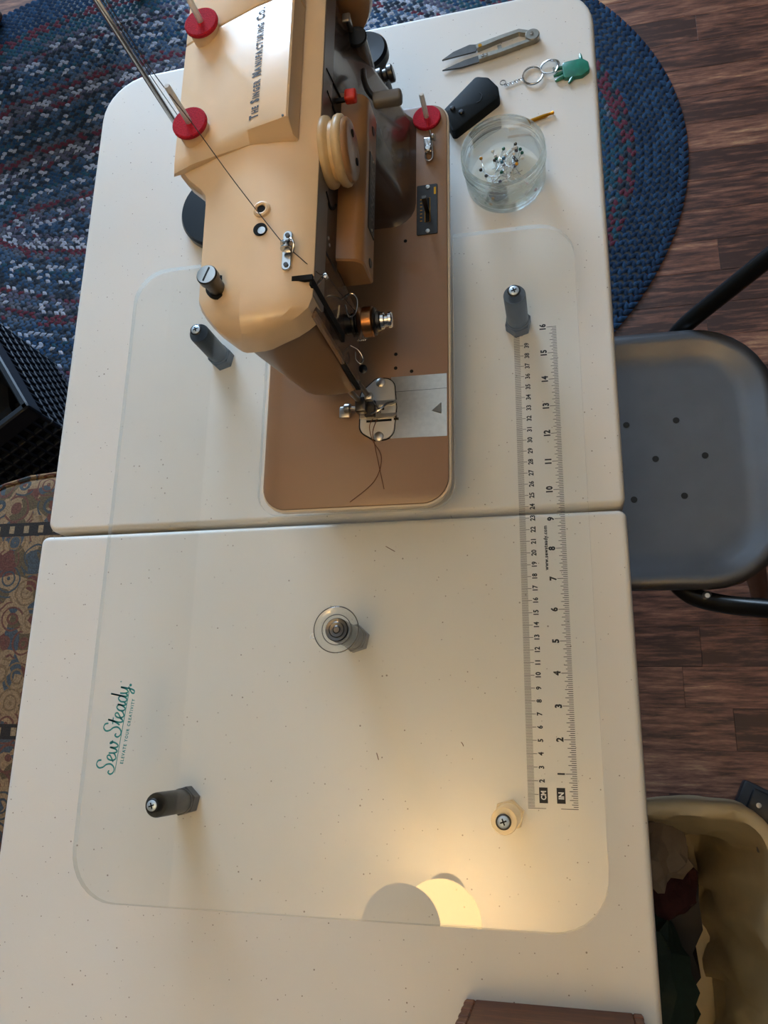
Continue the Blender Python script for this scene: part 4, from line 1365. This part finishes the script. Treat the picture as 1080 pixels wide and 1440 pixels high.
obj('split_ring', tube(B(), [(0.0068 + 0.0100 * math.cos(q), 0.7520 + 0.0085 * math.sin(q), 0.0038 + 0.0012 * math.cos(q)) for q in [2 * PI * j / 36 for j in range(36)]], 0.0009, 6, True), 'chrome', fb)
b = B()
tube(b, smooth([(0.0080, 0.7590, 0.0045), (0.0130, 0.7560, 0.0055), (0.0150, 0.7490, 0.0055), (0.0120, 0.7430, 0.0050), (0.0100, 0.7480, 0.005)], 5), 0.0012, 8)
obj('clasp', b, 'chrome', fb)
b = B()
pl_ = round_poly([(0.0200, 0.7330), (0.0400, 0.7330), (0.0480, 0.7390), (0.0470, 0.7500), (0.0400, 0.7560), (0.0190, 0.7540)], 0.004, 4)
slab(b, pl_, 0.0002, 0.0050, 0.0014, 2)
for (a0, a1, w) in (((0.0395, 0.7540), (0.0388, 0.7630), 0.0021), ((0.0300, 0.7345), (0.0255, 0.7275), 0.0021), ((0.0200, 0.7370), (0.0115, 0.7330), 0.0022), ((0.0195, 0.7425), (0.0100, 0.7395), 0.0022), ((0.0195, 0.7490), (0.0110, 0.7480), 0.0020)):
    tube(b, [(a0[0], a0[1], 0.0026), ((a0[0] + a1[0]) / 2, (a0[1] + a1[1]) / 2, 0.0026), (a1[0], a1[1], 0.0024)], [w, w * 0.95, w * 0.6], 8)
obj('hand_charm', b, 'teal_charm', fb, label='green hand-shaped charm')

# ------------------------------------------------------------------ wooden box at the near edge
wb = thing('wooden_box', 'small brown wooden box near the edge of the white table', 'box', (-0.03, -0.20, 0))
def wpart(nm, *a):
    return obj(nm, box(B(), *a, 0.001, 1), 'walnut', wb)
wpart('box_side', -0.088, 0.034, -0.158, -0.152, 0.0, 0.066)
wpart('box_side', -0.096, -0.088, -0.30, -0.152, 0.0, 0.066)
wpart('box_side', 0.034, 0.041, -0.30, -0.152, 0.0, 0.066)
wpart('box_side', -0.088, 0.034, -0.30, -0.294, 0.0, 0.066)
wpart('box_bottom', -0.088, 0.034, -0.294, -0.158, 0.001, 0.006)
for zz in (0.004, 0.020, 0.036, 0.052):
    wpart('finger_joint', -0.0963, -0.088, -0.1585, -0.1515, zz, zz + 0.008)
    wpart('finger_joint', 0.034, 0.0413, -0.1585, -0.1515, zz, zz + 0.008)

# loose thread ends on the table
for pts, lab in (([(-0.168, 0.2262), (-0.164, 0.2238), (-0.159, 0.2208)], 'dark thread scrap on the white table just past the machine bed'),
                 ([(-0.1735, 0.037), (-0.1725, 0.034), (-0.1715, 0.031)], 'short brown thread scrap between the grey leg and the bottom edge of the clear sheet'),
                 ([(-0.0975, 0.0475), (-0.0960, 0.0455), (-0.0955, 0.0440)], 'tiny dark lint near the cream leg'),):
    b = B()
    tube(b, smooth([(p[0], p[1], 0.0004) for p in pts], 5), 0.00035, 6)
    tag(obj('thread_scrap', b, 'thread', None, (pts[0][0], pts[0][1], 0)), lab, 'thread')

# ------------------------------------------------------------------ metal chair
SZ = -0.285
ch = thing('metal_chair', 'dark grey metal chair pulled up to the table', 'chair', (0.08, 0.40, FZ))
sp = round_poly([(-0.11, 0.235), (0.262, 0.232), (0.266, 0.572), (-0.11, 0.572)], [0.05, 0.095, 0.095, 0.05], 8)
b = B()
loft(b, [[(x, y, SZ - 0.030) for x, y in inset(sp, 0.006)], [(x, y, SZ - 0.010) for x, y in inset(sp, -0.004)], [(x, y, SZ - 0.003) for x, y in inset(sp, -0.002)], [(x, y, SZ) for x, y in inset(sp, 0.006)],
         [(x, y, SZ - 0.001) for x, y in inset(sp, 0.014)], [(x, y, SZ - 0.008) for x, y in inset(sp, 0.026)], [(x, y, SZ - 0.011) for x, y in inset(sp, 0.045)]])
obj('seat', b, 'gunmetal', ch, ang=60)
for (xx, yy) in ((0.147, 0.451), (0.149, 0.349), (0.178, 0.401), (0.088, 0.347), (0.085, 0.449), (0.118, 0.400), (0.055, 0.40)):
    obj('seat_hole', lathe(B(), [(0.0042, SZ - 0.0115), (0.0042, SZ - 0.0106), (0, SZ - 0.0106)], (xx, yy, 0), seg=14), 'gunmetal_tube', ch)
for sgn, yy in ((1, 0.545), (-1, 0.250)):
    for xx, fx in ((-0.075, -0.115), (0.222, 0.318)):
        obj('leg', tube(B(), [(xx, yy - sgn * 0.02, SZ - 0.02), (xx + (fx - xx) * 0.5, yy - sgn * 0.02, (SZ + FZ) / 2), (fx, yy - sgn * 0.02, FZ)], [0.015, 0.013, 0.011], 14), 'gunmetal_tube', ch)
tubeA = [(0.135, 0.560, -0.332), (0.158, 0.583, -0.322), (0.176, 0.590, -0.292), (0.225, 0.600, -0.220), (0.262, 0.610, -0.172), (0.34, 0.640, -0.09), (0.42, 0.62, 0.01), (0.46, 0.52, 0.06)]
tubeB = [(0.46, 0.52, 0.06), (0.465, 0.40, 0.07), (0.46, 0.28, 0.06)]
tubeC = [(0.46, 0.28, 0.06), (0.42, 0.19, 0.0), (0.34, 0.185, -0.14), (0.262, 0.195, -0.245), (0.215, 0.205, -0.285), (0.180, 0.213, -0.302), (0.150, 0.225, -0.312), (0.13, 0.245, -0.316)]
obj('back_hoop', tube(B(), smooth(tubeA + tubeB[1:] + tubeC[1:], 6), 0.0115, 14), 'gunmetal_tube', ch)
obj('back_splat', tube(B(), smooth([(0.262, 0.40, -0.305), (0.33, 0.40, -0.25), (0.41, 0.40, -0.08), (0.465, 0.40, 0.065)], 5), [0.02] * 16, 12), 'gunmetal', ch)
obj('hoop_bolt', lathe(B(), [(0.006, 0), (0.006, 0.003), (0.003, 0.005), (0, 0.005)], (0.165, 0.222, -0.300), (0, 0, 1), 14), 'steel', ch)

# ------------------------------------------------------------------ waste bin with liner
BZ = -0.40
bn = thing('waste_bin', 'waste bin lined with a cream plastic bag under the table edge', 'bin', (0.10, -0.22, FZ))
bp = round_poly([(-0.045, -0.43), (0.234, -0.43), (0.234, -0.028), (-0.045, -0.028)], 0.055, 8)
b = B()
loft(b, [[(x, y, FZ) for x, y in inset(bp, 0.03)], [(x, y, BZ - 0.01) for x, y in inset(bp, 0.004)], [(x, y, BZ - 0.012) for x, y in inset(bp, 0.008)], [(x, y, FZ + 0.004) for x, y in inset(bp, 0.034)]])
obj('body', b, 'bin_body', bn)
b = B()
rings = [(-0.0075, -0.085), (-0.0065, -0.05), (-0.008, -0.015), (-0.006, 0.0), (0.000, 0.0055), (0.010, 0.003), (0.016, -0.012), (0.022, -0.05), (0.034, -0.11), (0.040, -0.17), (0.048, -0.24), (0.052, -0.30), (0.053, -0.315)]
L = []
dense = []
for i in range(len(bp)):
    p, q = Vector(bp[i]), Vector(bp[(i + 1) % len(bp)])
    m_ = max(1, int((q - p).length / 0.010))
    for k in range(m_):
        dense.append(tuple(p + (q - p) * k / m_))
for j, (d_, z_) in enumerate(rings):
    ring = inset(dense, d_)
    amp = 0.0015 if 2 <= j <= 5 else (0.004 if j < 2 else 0.004 + 0.0035 * min(j - 5, 4))
    L.append([(x + noise.noise(Vector((x * 26, y * 26, z_ * 18))) * amp * 1.6, y + noise.noise(Vector((x * 26 + 9, y * 26, z_ * 18))) * amp * 1.6, BZ + z_ + noise.noise(Vector((x * 40, y * 40, 3 + j))) * amp * 0.8) for x, y in ring])
loft(b, L, cap=False)
b.faces.new([v for v in b.verts][-len(dense):])
obj('liner', b, 'liner', bn, ang=60)
rr = random.Random(5)
def scrap(nm, lab, m, c, s, seed, flat_=0.6, grp='rubbish in the bin', sy=1.0):
    t = bmesh.new()
    bmesh.ops.create_icosphere(t, subdivisions=3, radius=1.0)
    for v in t.verts:
        k = 1 + 0.55 * noise.noise(v.co * 1.6 + Vector((seed, 0, 0))) + 0.25 * noise.noise(v.co * 4 + Vector((0, seed, 0)))
        v.co = Vector((v.co.x * s * k, v.co.y * s * k * sy, v.co.z * s * k * flat_)) + Vector(c)
    o = obj(nm, t, m, None, c, ang=22)
    tag(o, lab, 'scrap' if grp else 'cloth', grp)
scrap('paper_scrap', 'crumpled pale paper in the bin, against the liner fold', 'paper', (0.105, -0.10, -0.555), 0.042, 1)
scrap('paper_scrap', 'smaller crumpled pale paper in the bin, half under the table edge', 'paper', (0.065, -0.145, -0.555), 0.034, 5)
scrap('cloth_scrap', 'dark red cloth scrap in the bin', 'cloth_red', (0.125, -0.152, -0.592), 0.038, 9)
scrap('cloth_scrap', 'dark green cloth bundle in the bin', 'cloth_green', (0.088, -0.275, -0.578), 0.062, 14, 0.7, sy=1.5)
scrap('cloth_scrap', 'black cloth bundle added to darken the bin floor', 'black_soft', (0.096, -0.215, -0.672), 0.064, 19, 0.62, sy=1.9)  # bundle added over the pale liner floor to stand in for shade

# ------------------------------------------------------------------ foot pedal on the floor by the bin
fp = thing('foot_pedal', 'black foot pedal on the wood floor beside the waste bin', 'foot pedal', (0.32, -0.09, FZ))
M_ = Matrix.Translation((0.318, -0.062, FZ)) @ Matrix.Rotation(-0.45, 4, 'Z')
obj('housing', box(B(), -0.075, 0.075, -0.028, 0.028, 0.0, 0.022, 0.005, 2, M_), 'black_soft', fp)
obj('treadle', box(B(), -0.060, 0.065, -0.022, 0.022, 0.020, 0.030, 0.004, 2, M_), 'black', fp)
obj('pedal_screw', lathe(B(), [(0.004, 0), (0.004, 0.0015), (0, 0.002)], M_ @ Vector((-0.045, 0.0, 0.030)), seg=12), 'steel', fp)

# ------------------------------------------------------------------ tapestry bench
be = thing('upholstered_bench', 'low bench upholstered in faded oriental carpet fabric beside the table', 'bench', (-0.86, 0.05, FZ))
ZB = -0.345
bp2 = round_poly([(-1.10, -0.42), (-0.56, -0.42), (-0.56, 0.458), (-1.10, 0.458)], [0.06, 0.06, 0.10, 0.30], 10)
b = B()
L = [[(x, y, ZB - 0.10) for x, y in inset(bp2, 0.006)], [(x, y, ZB - 0.085) for x, y in bp2], [(x, y, ZB - 0.03) for x, y in bp2]]
for s_ in range(1, 6):
    a = s_ / 5 * PI / 2
    L.append([(x, y, ZB - 0.03 + 0.022 * math.sin(a)) for x, y in inset(bp2, 0.035 * (1 - math.cos(a)))])
L.append([(x, y, ZB - 0.006) for x, y in inset(bp2, 0.045)])
loft(b, L)
cu = obj('cushion', b, 'tapestry', be, ang=60)
b = B()
tube(b, [(x, y, ZB - 0.016) for x, y in inset(bp2, 0.004)], 0.004, 8, True)
obj('piping', b, 'tapestry', cu)
b = B()
slab(b, inset(bp2, 0.02), ZB - 0.16, ZB - 0.098)
obj('apron', b, 'dark_wood', be)
for (xx, yy) in ((-1.03, -0.36), (-0.62, -0.36), (-0.62, 0.38), (-0.98, 0.34)):
    obj('leg', lathe(B(), [(0.014, FZ), (0.02, FZ + 0.05), (0.028, FZ + 0.15), (0.028, ZB - 0.15)], (xx, yy, 0), seg=16), 'dark_wood', be)

# ------------------------------------------------------------------ black milk crates
def crate(label, loc, rz, s=0.33, hgt=0.28):
    c = thing('milk_crate', label, 'crate', loc)
    M0 = Matrix.Translation(loc) @ Matrix.Rotation(rz, 4, 'Z')
    h = s / 2
    def part(nm, boxes, bev=0.002):
        bb = B()
        for bx in boxes:
            box(bb, *bx, bev, 1, M0)
        return obj(nm, bb, 'crate', c)
    part('rim', [(-h, h, -h, -h + 0.014, hgt - 0.045, hgt), (-h, h, h - 0.014, h, hgt - 0.045, hgt), (-h, -h + 0.014, -h, h, hgt - 0.045, hgt), (h - 0.014, h, -h, h, hgt - 0.045, hgt)], 0.003)
    part('floor_grid', [(-h, h, -h + k * s / 7 - 0.004 + 0.004, -h + k * s / 7 + 0.008, 0.0, 0.008) for k in range(7)] + [(-h + k * s / 7, -h + k * s / 7 + 0.008, -h, h, 0.0, 0.008) for k in range(7)])
    part('dark_infill', [(-h + 0.012, h - 0.012, -h + 0.012, -h + 0.015, 0.004, hgt - 0.03), (-h + 0.012, h - 0.012, h - 0.015, h - 0.012, 0.004, hgt - 0.03), (-h + 0.012, -h + 0.015, -h + 0.012, h - 0.012, 0.004, hgt - 0.03), (h - 0.015, h - 0.012, -h + 0.012, h - 0.012, 0.004, hgt - 0.03), (-h + 0.012, h - 0.012, -h + 0.012, h - 0.012, 0.004, 0.010)], 0.0).data.materials[0] = MATS['hole_black']  # black panels added behind the bars to keep the crate's inside dark
    for side in range(4):
        Ms = M0 @ Matrix.Rotation(side * PI / 2, 4, 'Z')
        n = 15
        for k in range(n + 1):
            bb = B()
            xx = -h + 0.006 + (s - 0.012) * k / n
            box(bb, xx - 0.0025, xx + 0.0025, h - 0.011, h - 0.002, 0, hgt - 0.04, 0.001, 1, Ms)
            obj('wall_bar', bb, 'crate', c)
        for k in range(8):
            bb = B()
            zz = 0.0 + k * (hgt - 0.05) / 8
            box(bb, -h, h, h - 0.011, h - 0.002, zz, zz + 0.006, 0.001, 1, Ms)
            obj('wall_bar', bb, 'crate', c)
    return c
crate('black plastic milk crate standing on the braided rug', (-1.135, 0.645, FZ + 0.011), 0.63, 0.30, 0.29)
scrap('cloth_bundle', 'black cloth bundle filling the milk crate', 'hole_black', (-1.135, 0.645, FZ + 0.15), 0.105, 31, 0.9, None)

# ------------------------------------------------------------------ side table at the far end of the rug
st = thing('side_table', 'dark wooden side table with turned legs at the edge of the rug', 'side table', (-1.2, 2.02, FZ))
for (xx, yy, zz) in ((-1.43, 1.885, 0.012), (-1.005, 1.925, 0.012), (-1.43, 2.26, 0.0), (-1.005, 2.26, 0.0)):
    obj('leg', lathe(B(), [(0.016, FZ + zz), (0.030, FZ + zz + 0.012), (0.030, FZ + zz + 0.05), (0.02, FZ + 0.09), (0.026, FZ + 0.3), (0.03, FZ + 0.46)], (xx, yy, 0), seg=20), 'dark_wood', st)
obj('top', box(B(), -1.47, -0.96, 1.84, 2.30, FZ + 0.46, FZ + 0.485, 0.006, 2), 'dark_wood', st)
